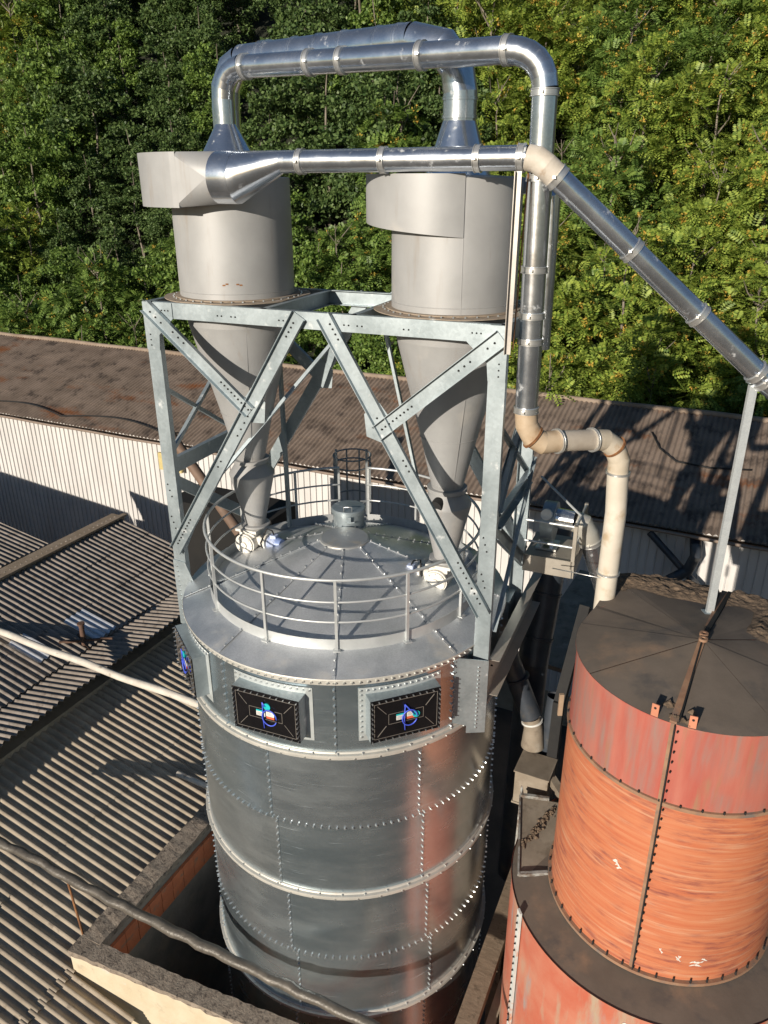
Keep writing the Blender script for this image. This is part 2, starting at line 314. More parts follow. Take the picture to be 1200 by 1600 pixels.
# ---- left workshop, upper butterfly roof ----
lw=empty('workshop',(-9.5,3,GROUND),'workshop on the left with two tiers of striped grey corrugated roofing','workshop',F=BF)
m=MB(BF); up_=Vector((-12.1,0,-9.7))-Vector((-8.55,0,-10.55)); corr(m,(-8.55,-6,-10.55),up_,(0,1,0),13.35,up_.length,rows=3)
m.build('upper_roof',FIBU,lw)
m=MB(BF); up2=Vector((-8.57,0,-10.58))-Vector((-7.32,0,-10.36)); corr(m,(-7.32,-6,-10.36),up2,(0,1,0),13.35,up2.length-.03,rows=1); m.build('eave_roof',FIBU,lw)
m=MB(BF); lo=Vector((-8.9,0,-10.693))-Vector((-3.45,0,-11.98)); corr(m,(-3.45,-4.75,-11.98),lo,(0,1,0),11.8,lo.length,rows=3,pitch=.183); corr(m,(-2.2,-4.80,-12.275),Vector((-3.50,0,-11.968))-Vector((-2.2,0,-12.275)),(0,1,0),1.50,1.3,pitch=.183); m.build('lower_roof',FIBL,lw)
m=MB(BF); m.box((-12.25,.9,-9.78),(.5,13.1,.22)); m.box((-12.0,.9,-9.63),(.16,13.2,.06)); m.build('ridge_coping',surf('brown coping',(.25,.19,.13),(.33,.26,.19),3,.9,0,bump=.4),lw)
m=MB(BF); m.box((-9.9,.7,-14.2),(4.6,13,6.6)); m.box((-5.5,1.3,-14.9),(3.6,11,5.2)); m.build('wall',CONC,lw)
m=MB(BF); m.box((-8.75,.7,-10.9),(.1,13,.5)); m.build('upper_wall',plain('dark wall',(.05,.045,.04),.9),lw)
# patched translucent sheets
m=MB(BF); 
for (a,b,n_) in ((-8.9,3.0,3),(-9.6,1.3,3)):
    pass
corr(m,(-8.62,2.66,-10.515),up_,(0,1,0),.72,1.0,rows=1,jit=0); corr(m,(-9.0,1.25,-10.41),up_,(0,1,0),.55,.9,rows=1,jit=0)
m.build('roof_patch',plain('bright metal patch',(.62,.63,.66),.35,.6),lw)
# lower roof beyond, far left
fl=empty('lean_to',(-15.5,6,GROUND),'low corrugated lean-to roof at the left edge behind the workshop ridge','lean-to',F=BF)
m=MB(BF); s_=Vector((-18.5,0,-9.9))-Vector((-14.2,0,-10.6)); corr(m,(-14.2,1.0,-10.6),s_,(0,1,0),5.3,s_.length,rows=2); m.build('roof',FIBU,fl)
m=MB(BF); m.box((-16.4,3.6,-14.3),(4.2,5.1,6.4)); m.build('wall',CONC,fl)
m=MB(BF); m.box((-3.15,-4.6,-12.2),(.25,.5,.02)); 
m=MB(BF); corr(m,(-2.9,-5.4,-12.15),lo,(0,1,0),.55,2.4,jit=0); tag(m.build('metal_sheet',plain('white metal sheet',(.7,.72,.74),.4,.3)),'loose white metal sheet at the foot of the striped roof','metal sheet')
nb=empty('shadow_shed',(-27,2,GROUND),'unseen grey shed left of the lean-to, added to cast shade on the long wall','shed',F=BF)  # out-of-view shed, added to throw the shadow on the long shed wall
m=MB(BF); m.box((-26,1.5,-14.2),(13,6,6.6)); m.build('wall',CONC,nb)
m=MB(BF); m.add([(-32.6,-1.7,-9.3),(-19.0,-1.7,-10.5),(-19.0,4.8,-10.5),(-32.6,4.8,-9.3),(-32.6,-1.7,-9.4),(-19.0,-1.7,-10.6),(-19.0,4.8,-10.6),(-32.6,4.8,-9.4)],[(0,1,2,3),(7,6,5,4),(0,4,5,1),(1,5,6,2),(2,6,7,3),(3,7,4,0)]); m.build('roof',FIBU,nb)
# rusty flue on the roof
m=MB(BF); m.cyl((-8.7,2.4,-10.55),(-8.75,2.45,-9.95),.06,.06,10); m.cyl((-8.75,2.45,-9.95),(-8.75,2.45,-9.9),.09,.09,10); m.bar((-9.2,2.1,-10.38),(-8.1,2.75,-10.33),.05,.05); m.bar((-9.1,2.6,-10.4),(-8.3,2.2,-10.36),.04,.04)
tag(m.build('flue',FLUEM),'short rusty flue pipe standing on the striped upper roof','flue')
# ---- pit walls ----
pw=empty('pit_wall',(-3.3,1.5,GROUND),'concrete and brick wall on the left of the pit with mossy cap','wall',F=BF)
def strip(name,mat,par,c,d,F=BF):
    m=MB(F); m.box(c,d); return m.build(name,mat,par)
def cap(name,par,p,q,w,h,mat=CAPM,F=BF):
    """slightly irregular coping"""
    m=MB(F); p,q=Vector(p),Vector(q); d=(q-p); L=d.length; d.normalize(); u=Vector((0,0,1)).cross(d); n=int(L/.12)+1; V=[]
    for i in range(n+1):
        c=p+d*L*i/n
        for a,b in ((-w/2,0),(-w/2,h),(w/2,h),(w/2,0)): V.append(c+u*(a+random.uniform(-.012,.012))+Vector((0,0,b+random.uniform(-.01,.01))))
    fs=[(4*i+k,4*i+(k+1)%4,4*i+4+(k+1)%4,4*i+4+k) for i in range(n) for k in range(4)]+[(3,2,1,0),tuple(4*n+k for k in range(4))]
    m.add(V,fs); return m.build(name,mat,par)
cap('cap',pw,(-3.29,-2.98,-11.59),(-3.29,6.5,-11.59),.40,.11)
strip('wall',surf('stained block wall',(.19,.175,.155),(.28,.25,.215),2,.9,0,bump=.4,bscale=12,stain=(.28,.24,.19),sscale=2,sthr=(.5,.7)),pw,(-3.29,1.75,-14.49),(.34,9.3,5.8))
m=MB(BF)
for i in range(30): m.box((-3.085+random.uniform(0,.008),-2.65+i*.3,-11.86),(.06,.29,.24)); 
for i in range(30): m.box((-3.092,-2.65+i*.3,-12.13),(.05,.29,.26))
m.build('brick_course',BRICK,pw)
fw=empty('front_wall',(-1.5,-3.1,GROUND),'cream plastered wall across the bottom of the picture with mossy top','wall',F=BF)
cap('cap',fw,(-3.5,-3.13,-11.585),(2.9,-2.62,-11.60),.30,.10)
m=MB(BF); m.box((-.3,-2.875,-14.59),(6.4,.27,6.0),0,Matrix.Rotation(R_(4.55),3,'Z')); m.build('plaster_wall',PLAST,fw)
for x in (-.6,2.4):
    pass
m=MB(BF); m.box((-.3,-2.735,-11.85),(5.9,.03,.28),0,Matrix.Rotation(R_(4.55),3,'Z')); m.build('brick_course',BRICK,fw)
# ---- beam on the right of the pit ----
bm=empty('timber_beam',(2.8,-.5,-14.5),'long brown dusty beam running beside the silo towards the orange tanks','beam',F=BF)
m=MB(BF); m.bar((2.75,-4.2,-11.9),(2.66,2.6,-11.3),.30,.22); m.build('beam',WOOD,bm)
m=MB(BF); m.bar((3.02,-4.2,-12.3),(2.95,2.0,-11.75),.14,.18); m.bar((3.2,-4,-12.6),(3.25,-1.5,-12.45),.18,.05); m.build('side_rail',plain('pale dusty rail',(.36,.30,.23),.85),bm)
m=MB(BF)
for y in (-3.5,0,2.4): m.box((2.72,y,-14.5),(.2,.2,5.4))
m.build('post',WOOD,bm)

# ================= MAIN SILO =================
silo=empty('galvanised_silo',(0,0,GROUND),'large round silo of bolted galvanised sheets with shallow cone roof in the centre','silo')
RS=2.3
crs=[(-5.54,-6.72,-1.5,40),(-6.72,-7.94,.7,360/7),(-7.94,-9.20,2.5,360/7),(-9.20,-10.47,5,360/7),(-10.47,-11.75,7.2,360/7),(-11.75,-13.0,5,360/7),(-13.0,-14.3,2,360/7),(-14.3,GROUND,4,360/7)]
kk=0
for ci,(z1,z0,c0,st) in enumerate(crs):
    npan=round(360/st)
    start=c0 if ci==0 else c0-st/2
    for j in range(npan):
        a0=start+j*st; mid=(a0+st/2+180)%360-180
        if abs(mid)>130 : pass
        m=MB(GF); n=26; V=[]
        for z,dr in ((z1,-.002),(z0,.003)):
            for i in range(n+1):
                a=a0+(st+.9)*i/n; r=RS+.006*(i/n)+dr
                V.append(cyp(r,a,z-(.03 if z==z0 and ci<7 else 0)))
        k=n+1; m.add(V,[(i,i+1,k+i+1,k+i) for i in range(n)],0,True)
        # folded sheet end
        e=[cyp(RS+.007,a0+st+.9,z1),cyp(RS-.004,a0+st+.9,z1),cyp(RS-.004,a0+st+.9,z0),cyp(RS+.009,a0+st+.9,z0)]; m.add(e,[(0,1,2,3)])
        kk=(kk*7+3+j+ci)%11; mat=SHEET[[0,0,1,0,0,1,0,1,0,0,0][kk]]
        if mid>18 and ci: mat=SHEET[3]
        if ci==2 and -80<mid<-25: mat=SHEET[2]
        # vertical bolted seam with its bolts
        if abs((a0+180)%360-180)<125:
            b=m; nn=int((z1-z0)/.108)
            for q in range(nn):
                z=z1-.07-q*(z1-z0-.12)/(nn-1); b.bolt(cyp(RS+.008,a0+.35,z),cyp(1,a0,0),.015,.024,1)
        if ci in (2,4) and abs(mid)<130:
            a=a0+.7
            while a<a0+st: m.bolt(cyp(RS+.008,a,z1-.012),cyp(1,a,0),.015,.026,1); a+=2.62
        m.build('wall_sheet',[mat,BOLT],silo)
# stiffening rings
for z in (-6.72,-9.20,-11.75):
    m=MB(GF); m.lathe((0,0,z),[(RS+.005,.055),(RS+.02,.05),(RS+.03,.03),(RS+.066,.028),(RS+.069,.0),(RS+.060,-.004),(RS+.058,-.042),(RS+.05,-.046),(RS+.01,-.04)],128)
    a=-120
    while a<120: m.bolt(cyp(RS+.058,a,z-.024),cyp(1,a,0),.013,.018,1); m.bolt(cyp(RS+.04,a+2.5,z+.028),(0,0,1),.013,.02,1); a+=7.8
    for a in (-52,-9,27,64): m.box(cyp(RS+.045,a,z-.006),(.025,.03,.06),0,Matrix.Rotation(R_(a),3,'Z'))
    m.build('stiffening_ring',[RINGM,BOLT],silo)
# roof cone
zE,zT,rT=-5.52,-4.755,.30
rfm=MB(GF)
for j in range(9):
    a0=-41.5+40*j; n=16; V=[]
    for r,z in ((RS+.055,zE-.02),(RS-.02,zE+.01),(1.4,zE+(RS-1.4)*(zT-zE)/(RS-rT)),(rT,zT)):
        for i in range(n+1): V.append(cyp(r,a0+41*i/n,z+.006*(i/n)))
    k=n+1; rfm.add(V,[(r*k+i,r*k+i+1,(r+1)*k+i+1,(r+1)*k+i) for r in range(3) for i in range(n)],0,True)
roof=rfm.build('roof',ROOFM,silo)
m=MB(GF)
for j in range(9):
    a=-41.5+40*j+.5
    m.bar(cyp(RS+.03,a,zE+.008),cyp(rT,a,zT+.008),.035,.005,(0,0,1))
    for q in range(15):
        t=.03+q*.066; r=RS+(rT-RS)*t; m.bolt(cyp(r,a,zE+(zT-zE)*t+.016),(0,0,1),.014,.02,1)
m.build('roof_seam',[ROOFM,BOLT],roof)
m=MB(GF); m.lathe((0,0,0),[(RS+.055,zE-.015),(RS+.06,zE-.03),(RS+.03,zE-.035),(RS+.026,zE-.12),(RS+.012,zE-.125)],128)
a=-118
while a<118: m.bolt(cyp(RS+.027,a,zE-.08),cyp(1,a,0),.016,.026,1); a+=2.45
m.build('eave_ring',[RINGM,BOLT],silo)
m=MB(GF); m.lathe((0,0,0),[(.50,-4.845),(.37,-4.80),(.36,-4.755),(.335,-4.745),(0.001,-4.735)],40); m.cyl((.08,-.33,-4.82),(.08,-.40,-4.83),.02); 
m.build('inspection_cover',surf('cover',(.42,.43,.43),(.52,.53,.52),3,.4,.6,bump=.05,stain=(.40,.36,.30),sscale=4,sthr=(.5,.75)),silo)
hx,hy=.03,.70
m=MB(GF); m.lathe((hx,hy,0),[(.235,-5.0),(.235,-4.60)],36); m.lathe((hx,hy,0),[(.27,-4.9),(.26,-4.86),(.235,-4.86)],36); hat=m.build('hatch',GALV,silo)
m=MB(GF); m.lathe((hx,hy,0),[(.262,-4.64),(.262,-4.585),(.25,-4.57),(.001,-4.555)],36); m.box((hx+.02,hy-.27,-4.68),(.05,.03,.10),0); m.bar((hx-.02,hy-.29,-4.72),(hx+.10,hy-.30,-4.70),.015,.015); m.build('lid',GALV,hat)
m=MB(GF); m.tube([(hx-.06,hy-.20,-4.57),(hx-.06,hy-.20,-4.50),(hx+.06,hy-.20,-4.50),(hx+.06,hy-.20,-4.57)],.008,6); m.build('handle',BAND,hat)
# explosion vent panels
WHITE=plain('label white',(.75,.75,.72),.4); TEAL=surf('teal tag',(.01,.42,.45),(.02,.48,.5),8,.4,bump=0); RED=plain('label red',(.65,.12,.05),.5); BLUE=surf('blue cable',(.05,.09,.62),(.08,.14,.75),8,.4,bump=0)
GREYL=plain('grey line',(.20,.18,.16),.4)
for vi,az in enumerate((-62.5,-21.5,20.0)):
    rz=R_(az); Rm=Matrix.Rotation(rz,3,'Z')
    def P(x,y,z): return Rm@Vector((x,-y,z))     # x across, y outward, z up
    m=MB(GF); n=14                                # curved mounting plate
    V=[]
    for z in (-5.70,-6.50):
        for i in range(n+1): V.append(cyp(RS+.014,az-13.8+27.6*i/n,z))
    k=n+1; 
    m.add(V,[(i,i+1,k+i+1,k+i) for i in range(n)],0,True)
    for q in range(14): 
        for z in (-5.735,): m.bolt(cyp(RS+.014,az-13+26*q/13,z),cyp(1,az,0),.015,.02,1)
    for z in rng(-5.8,-6.44,9): m.bolt(cyp(RS+.014,az-13,z),cyp(1,az,0),.013,.02,1)
    vent=m.build('explosion_vent',[surf('plate',(.50,.54,.54),(.62,.66,.66),4,.45,.5,bump=.03),BOLT],silo)
    hw,z0,z1,yo,yi=.465,-6.41,-5.79,2.445,2.2
    m=MB(GF); V=[P(x*hw,y,z) for y in(yi,yo) for x,z in((-1,z0),(1,z0),(1,z1),(-1,z1))]
    m.add(V,[(0,1,5,4),(1,2,6,5),(2,3,7,6),(3,0,4,7)]); m.build('frame',GALV,vent)
    m=MB(GF)
    def slab(x0,x1,za,zb,y0,y1,mi=0): 
        V=[P(x,y,z) for y in(y0,y1) for x,z in((x0,za),(x1,za),(x1,zb),(x0,zb))]
        m.add(V,[(4,5,6,7),(0,1,5,4),(1,2,6,5),(2,3,7,6),(3,0,4,7)],mi)
    slab(-hw,hw,z0,z1,yo,yo+.012)
    for q in range(11):
        x=-hw+.02+q*(2*hw-.04)/10
        for z in(z0+.02,z1-.02): m.bar(P(x,yo,z),P(x,yo+.045,z),.013,.013,mi=1)
    for q in range(1,8):
        z=z0+.02+q*(z1-z0-.04)/8
        for x in(-hw+.02,hw-.02): m.bar(P(x,yo,z),P(x,yo+.045,z),.013,.013,mi=1)
    m.build('black_panel',[BLACK,BOLT],vent)
    zc=(z0+z1)/2
    m=MB(GF); y=yo+.014
    def loop(w_,h_,r=.004):
        pts=[P(x*w_,y,zc+z_*h_) for x,z_ in((-1,-1),(1,-1),(1,1),(-1,1))]
        for i in range(4): m.bar(pts[i],pts[(i+1)%4],.005,.005,P(0,1,0))
    loop(hw-.05,.31-.05); loop(.23,.075)
    for sx in(-1,1):
        for sz in(-1,1): m.bar(P(sx*.26,y,zc+sz*.09),P(sx*.375,y,zc+sz*.23),.006,.006,P(0,1,0))
    m.build('pressed_rib',GREYL,vent)
    if az<0: tx,tz=.03,.13
    else: tx,tz=.13,.0
    m=MB(GF); slab(-.13,-.005,zc-.035,zc+.03,yo+.014,yo+.019,0); slab(-.13,-.005,zc+.03,zc+.052,yo+.014,yo+.019,1)
    for q in range(3): slab(-.12,-.02,zc-.022+q*.016,zc-.018+q*.016,yo+.019,yo+.0205,3)
    slab(.01,.12,zc-.015,zc+.052,yo+.014,yo+.019,0); slab(.01,.12,zc-.052,zc-.015,yo+.014,yo+.019,2)
    for q in range(3): slab(.022,.10-.02*q,zc+.002+q*.016,zc+.006+q*.016,yo+.019,yo+.0205,3)
    m.build('warning_label',[WHITE,TEAL,RED,GREYL],vent)
    m=MB(GF); m.cyl(P(tx,yo+.016,zc+tz),P(tx,yo+.028,zc+tz),.048,.048,24); m.build('round_tag',TEAL,vent)
    m=MB(GF); lc=.065 if az<0 else .04
    pts=[P(tx-.02,yo+.03,zc+tz)]+[P(-.03+.004*q,yo+.035,zc+.19-.02*q) for q in range(3)]+[P(-.03,yo+.03,zc-.02),P(-.02,yo+.03,zc-.2)]
    m.tube(pts,.0085,6)
    m.tube([P(lc+.10*math.cos(t),yo+.04,zc-.02+.115*math.sin(t)) for t in rng(0,5.9,18)],.0085,6)
    m.build('sensor_cable',BLUE,vent)
# faint shipping scratches : pale streaks on sheets handled in material
# ---------------- railing on the roof ----------------
rail=empty('guard_railing',(0,0,-5.42),'grey round guard railing with three rails standing on the silo roof','railing')
RR=1.95; RAILM=surf('railing steel',(.50,.52,.52),(.60,.62,.62),5,.42,.5,bump=.04)
def zroof(r): return zE+(RS-r)*(zT-zE)/(RS-rT)
A0,A1=-175,171.5+0  # gap at the ladder
def arcpts(r,z,n=90,a0=-175,a1=171.5): return [cyp(r,a,z) for a in rng(a0,a1,n)]
m=MB(GF); m.tube(arcpts(RR,-4.40),.021,8); m.build('top_rail',RAILM,rail)
for z in (-4.70,-4.98): m=MB(GF); m.tube(arcpts(RR,z),.015,8); m.build('middle_rail',RAILM,rail)
m=MB(GF); V=arcpts(RR,-5.40)+arcpts(RR,-5.23); k=90; m.add(V,[(i,i+1,k+i+1,k+i) for i in range(k-1)],0,True); V=arcpts(RR-.006,-5.40)+arcpts(RR-.006,-5.23); m.add(V,[(i+1,i,k+i,k+i+1) for i in range(k-1)],0,True); m.add(arcpts(RR,-5.23)+arcpts(RR-.006,-5.23),[(i,i+1,k+i+1,k+i) for i in range(k-1)]); m.build('toe_board',RAILM,rail)
for a in (-174.5,-153,-122,-91,-60,-28,-.5,26,54,84,115,146,171):
    m=MB(GF); m.box(cyp(RR+.012,a,(-4.40-5.43)/2),(.035,.035,1.03),0,Matrix.Rotation(R_(a),3,'Z')); m.box(cyp(RR+.02,a,zroof(RR)+.02),(.09,.10,.012),0,Matrix.Rotation(R_(a),3,'Z')); m.build('post',RAILM,rail)
# ---------------- ladder ----------------
lad=empty('caged_ladder',(0,2.7,GROUND),'dark ladder with round safety cage at the back of the silo roof','ladder')
DK=surf('dark galv',(.24,.26,.27),(.30,.32,.33),4,.5,.5,bump=.03)
m=MB(GF)
for x in(-.25,.27): m.bar((x,2.42,-11),(x,2.42,-4.25),.04,.06)
m.build('stringer',DK,lad)
for q in range(18): m=MB(GF); m.cyl((-.25,2.42,-5.2-q*.3),(.27,2.42,-5.2-q*.3),.012,.012,6); m.build('rung',DK,lad)
for z in (-4.45,-4.62,-5.25,-6): 
    m=MB(GF); m.ring((.01,2.72,z),.33,.014,32,6); m.build('cage_hoop',DK,lad)
m=MB(GF)
for a in (20,70,110,160,200,340): m.bar((.01+.33*math.cos(R_(a)),2.72+.33*math.sin(R_(a)),-6),(.01+.33*math.cos(R_(a)),2.72+.33*math.sin(R_(a)),-4.45),.03,.012)
m.build('cage_bar',DK,lad)

# ================= SUPPORT TOWER (cage frame) =================
tw=empty('steel_tower',(0,.17,-9),'galvanised steel tower of bolted channels carrying the two cyclones over the silo','tower',F=CF)
FB,BB,AL,AR,ZT=-.80,1.13,-2.44,2.41,-1.456
def boltline(m,p,q,n,nrm,r=.014,h=.014,mi=1):
    p,q=Vector(p),Vector(q)
    for i in range(n): m.bolt(p+(q-p)*i/(n-1),nrm,r,h,mi)
def member(name,p,q,wd,dp,nrm,bol=()):
    m=MB(CF); m.chan(p,q,wd,dp,nrm)
    p,q=Vector(p),Vector(q); d=(q-p).normalized(); n=Vector(nrm).normalized(); u=d.cross(n)
    for s0,s1,k,off in bol: boltline(m,p+d*s0+u*off+n*.007,p+d*s1+u*off+n*.007,k,n)
    return m.build(name,[GALV,BLACKM],tw)
TWB=[GALV,BLACKM]
for side,nb_,y,yd in ((0,(0,-1,0),FB,-1),(1,(0,1,0),BB-.0,1)):
    nin=(0,-yd,0)
    # columns (web outwards, flanges inwards)
    zb=-6.1 
    for x in(AL+.1,AR-.1):
        m=MB(CF); m.chan((x,y,ZT),(x,y,-6.75 if (x>0 or side) else zb),.2,.09,(0,-yd,0)); 
        for zz in (-4.0,-4.5): boltline(m,(x-.05*yd*-1,y+yd*.002,zz),(x,y+yd*.002,zz-.18),3,nb_,.012,.012)
        m.build('column',TWB,tw)
    m=MB(CF); m.chan((AL,y,ZT-.1),(AR,y,ZT-.1),.2,.09,(0,-yd,0))
    for x in (-1.3,-1.24,-1.1,-1.04,-.42,-.36,.45,.51,.62,.68,1.2,1.26): m.bolt((x,y+yd*.002,ZT-.12),nb_,.011,.01,1)
    m.build('top_beam',TWB,tw)
    # corner gussets
    for sx in(-1,1):
        x0=AL if sx<0 else AR; yy=y+yd*.006
        poly=[(x0,ZT-.004),(x0-sx*.46,ZT-.004),(x0-sx*.46,ZT-.2),(x0-sx*.22,ZT-.42),(x0-sx*.20,ZT-.62),(x0,ZT-.62)]
        m=MB(CF); V=[(x,yy,z) for x,z in poly]+[(x,yy+yd*.008,z) for x,z in poly]; k=len(poly)
        m.add(V,[tuple(range(k)),tuple(range(k,2*k))[::-1]]+[(i,(i+1)%k,k+(i+1)%k,k+i) for i in range(k)])
        for q in range(3): m.bolt((x0-sx*(.30+.05*q),yy+yd*.008,ZT-.1),nb_,.011,.01,1); m.bolt((x0-sx*.08,yy+yd*.008,ZT-.42-.07*q),nb_,.011,.01,1)
        m.build('gusset',TWB,tw)
    yb=y+yd*.016
    member('long_brace',(-.13,yb,-1.50),(-2.36,yb,-5.02),.19,.06,nb_,[(.12,.32,4,.02),(1.45,1.9,5,-.02),(2.4,2.5,2,.02),(3.55,4.05,9,.02)])
    member('long_brace',(.20,yb,-1.48),(2.33,yb,-5.05),.19,.06,nb_,[(.12,.32,4,-.02),(1.35,1.5,2,.02),(1.95,2.1,3,-.02),(3.4,4.0,9,-.02)])
    yc=yb+yd*.012
    member('short_brace',(-2.37,yc,-1.50),(-.90,yc,-2.76),.18,.06,nb_,[(.1,.3,3,.02),(.5,.7,3,-.01),(1.4,1.9,9,0)])
    member('short_brace',(2.35,yc,-1.58),(.87,yc,-2.84),.19,.06,nb_,[(.1,.2,2,0),(.45,.62,3,0),(1.35,1.85,9,0)])
    for sx,gx in((-1,-.88),(1,.90)):       # gusset behind the node
        yy=y+yd*.008; poly=[(gx-.16,-2.66),(gx+.0,-2.46),(gx+.20,-2.62),(gx+.17,-2.90),(gx-.12,-2.92)] if sx<0 else [(gx-.20,-2.62),(gx+.0,-2.46),(gx+.16,-2.66),(gx+.12,-2.98),(gx-.17,-2.90)]
        m=MB(CF); V=[(x,yy,z) for x,z in poly]+[(x,yy+yd*.006,z) for x,z in poly]; k=len(poly)
        m.add(V,[tuple(range(k)),tuple(range(k,2*k))[::-1]]+[(i,(i+1)%k,k+(i+1)%k,k+i) for i in range(k)]); m.build('gusset',TWB,tw)
# side frames
for sx,x in((-1,AL+.01),(1,AR-.01)):
    nx=(sx,0,0)
    member('side_beam',(x,FB+.01,ZT-.1),(x,BB-.01,ZT-.1),.2,.08,(-sx,0,0))
    member('side_beam',(x-sx*.03,FB+.1,-3.80),(x-sx*.03,BB-.1,-3.80),.22,.08,nx)
    member('side_brace',(x-sx*.03,FB+.1,-3.95),(x-sx*.03,BB-.1,-5.15),.17,.06,nx)
    if sx>0: member('side_brace',(x-.04,BB-.1,-2.2),(x-.04,FB+.1,-3.7),.16,.06,nx)
    m=MB(CF); m.angle((x-sx*.05,FB+.1,-2.62),(x-sx*.05,BB-.1,-3.75),.055,nx); m.angle((x-sx*.07,BB-.1,-2.35),(x-sx*.07,FB+.1,-3.58),.055,nx); m.build('tie_bar',GALV,tw)
    m=MB(CF); m.angle((x+sx*.02,BB-.05,-3.55),(x+sx*.02,FB+.1,-5.35),.05,nx); m.build('tie_bar',GALV,tw)
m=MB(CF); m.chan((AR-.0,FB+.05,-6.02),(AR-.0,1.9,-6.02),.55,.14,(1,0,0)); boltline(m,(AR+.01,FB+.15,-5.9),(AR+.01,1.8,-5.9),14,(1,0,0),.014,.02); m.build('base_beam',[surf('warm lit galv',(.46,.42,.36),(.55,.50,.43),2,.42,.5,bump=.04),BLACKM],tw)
# foot plates
m=MB(CF)
P1,P2=Vector((2.03,-1.075,0)),Vector((2.43,-.83,0)); dP=P2-P1; nP=Vector((dP.y,-dP.x,0)).normalized()
poly=[(0,-5.62),(1,-5.72),(1,-6.86),(.45,-6.84),(.45,-6.72),(0,-6.64)]; yy=FB-.02
V=[P1+dP*t+Vector((0,0,z)) for t,z in poly]; V+=[v-nP*.012 for v in V]; k=6
m.add(V,[tuple(range(k)),tuple(range(k,2*k))[::-1]]+[(i,(i+1)%k,k+(i+1)%k,k+i) for i in range(k)])
for q in range(16): z=-5.80-q*.064; m.bolt(P1+dP*.72+Vector((0,0,z)),nP,.012,.018,1)
for q in range(12): z=-5.68-q*.08; m.bolt(P1+dP*.05+Vector((0,0,z)),nP,.013,.02,1)
m.box(P1+Vector((-.03,-.0,-6.13)),(.03,.09,1.0))
m.build('foot_plate',[GALV,BOLT],tw)
m=MB(CF)
poly=[(-2.45,-5.2),(-2.24,-5.22),(-2.02,-5.75),(-1.93,-6.25),(-2.12,-6.4),(-2.45,-6.3)]
V=[(x,yy,z) for x,z in poly]+[(x,yy+.012,z) for x,z in poly]
m.add(V,[tuple(range(k)),tuple(range(k,2*k))[::-1]]+[(i,(i+1)%k,k+(i+1)%k,k+i) for i in range(k)]); boltline(m,(-2.38,yy,-5.3),(-2.38,yy,-6.2),12,(0,-1,0),.013,.02,1); boltline(m,(-2.16,yy,-5.5),(-1.97,yy,-6.2),9,(0,-1,0),.013,.02,1)
m.build('foot_plate',[GALV,BOLT],tw)
for x,z0 in ((AL+.1,0),(AR-.1,0)):
    m=MB(CF); m.box((x*.955,BB-.18,-6.2),(.2,.5,1.0)); m.build('foot_plate',GALV,tw)
# mid cross beams and cyclone seats
for x in (-.70,.60): member('cross_beam',(x,FB+.02,ZT-.1),(x,BB-.02,ZT-.1),.2,.08,(1 if x<0 else -1,0,0))
for cx in(-1.60,1.47):
    m=MB(CF); n=48; 
    V=[]
    for i in range(n):
        t=2*math.pi*i/n; c,s_=math.cos(t),math.sin(t); k=1/max(abs(c),abs(s_)); V.append((cx+c*min(.98,k*.9),.17+s_*min(.98,k*.93),ZT+.012))
    for i in range(n): t=2*math.pi*i/n; V.append((cx+.73*math.cos(t),.17+.73*math.sin(t),ZT+.012))
    m.add(V,[(i,(i+1)%n,n+(i+1)%n,n+i) for i in range(n)]); m.add([(a,b,c-.01) for a,b,c in V[:n]]+V[:n],[(i,(i+1)%n,n+(i+1)%n,n+i) for i in range(n)])
    for i in range(40):
        t=2*math.pi*i/40; m.bolt((cx+.86*math.cos(t),.17+.86*math.sin(t),ZT+.013),(0,0,1),.012,.015,1)
    m.build('cyclone_seat',[DUSTY,BOLT],tw)
    for dx in(-.75,.72): 
        m=MB(CF); m.add([(cx+dx-.11,FB+.0,ZT+.015),(cx+dx+.11,FB,ZT+.015),(cx+dx+.05,FB+.12,ZT-.07),(cx+dx-.05,FB+.12,ZT-.07)],[(0,1,2,3)]); m.build('bracket',GALV,tw)
# loose ties
m=MB(CF); m.angle((-.5,BB-.1,-2.1),(-1.9,-.70,-4.2),.06,(0,-1,0)); m.build('tie_bar',GALV,tw)
m=MB(CF); m.angle((.18,BB-.1,-1.66),(.85,BB-.1,-4.5),.07,(0,-1,0)); m.build('tie_bar',GALV,tw)
m=MB(CF); m.bar((-1.55,BB-.06,-1.6),(-1.53,BB-.06,-5.3),.07,.05); m.build('hanger',GALV,tw)

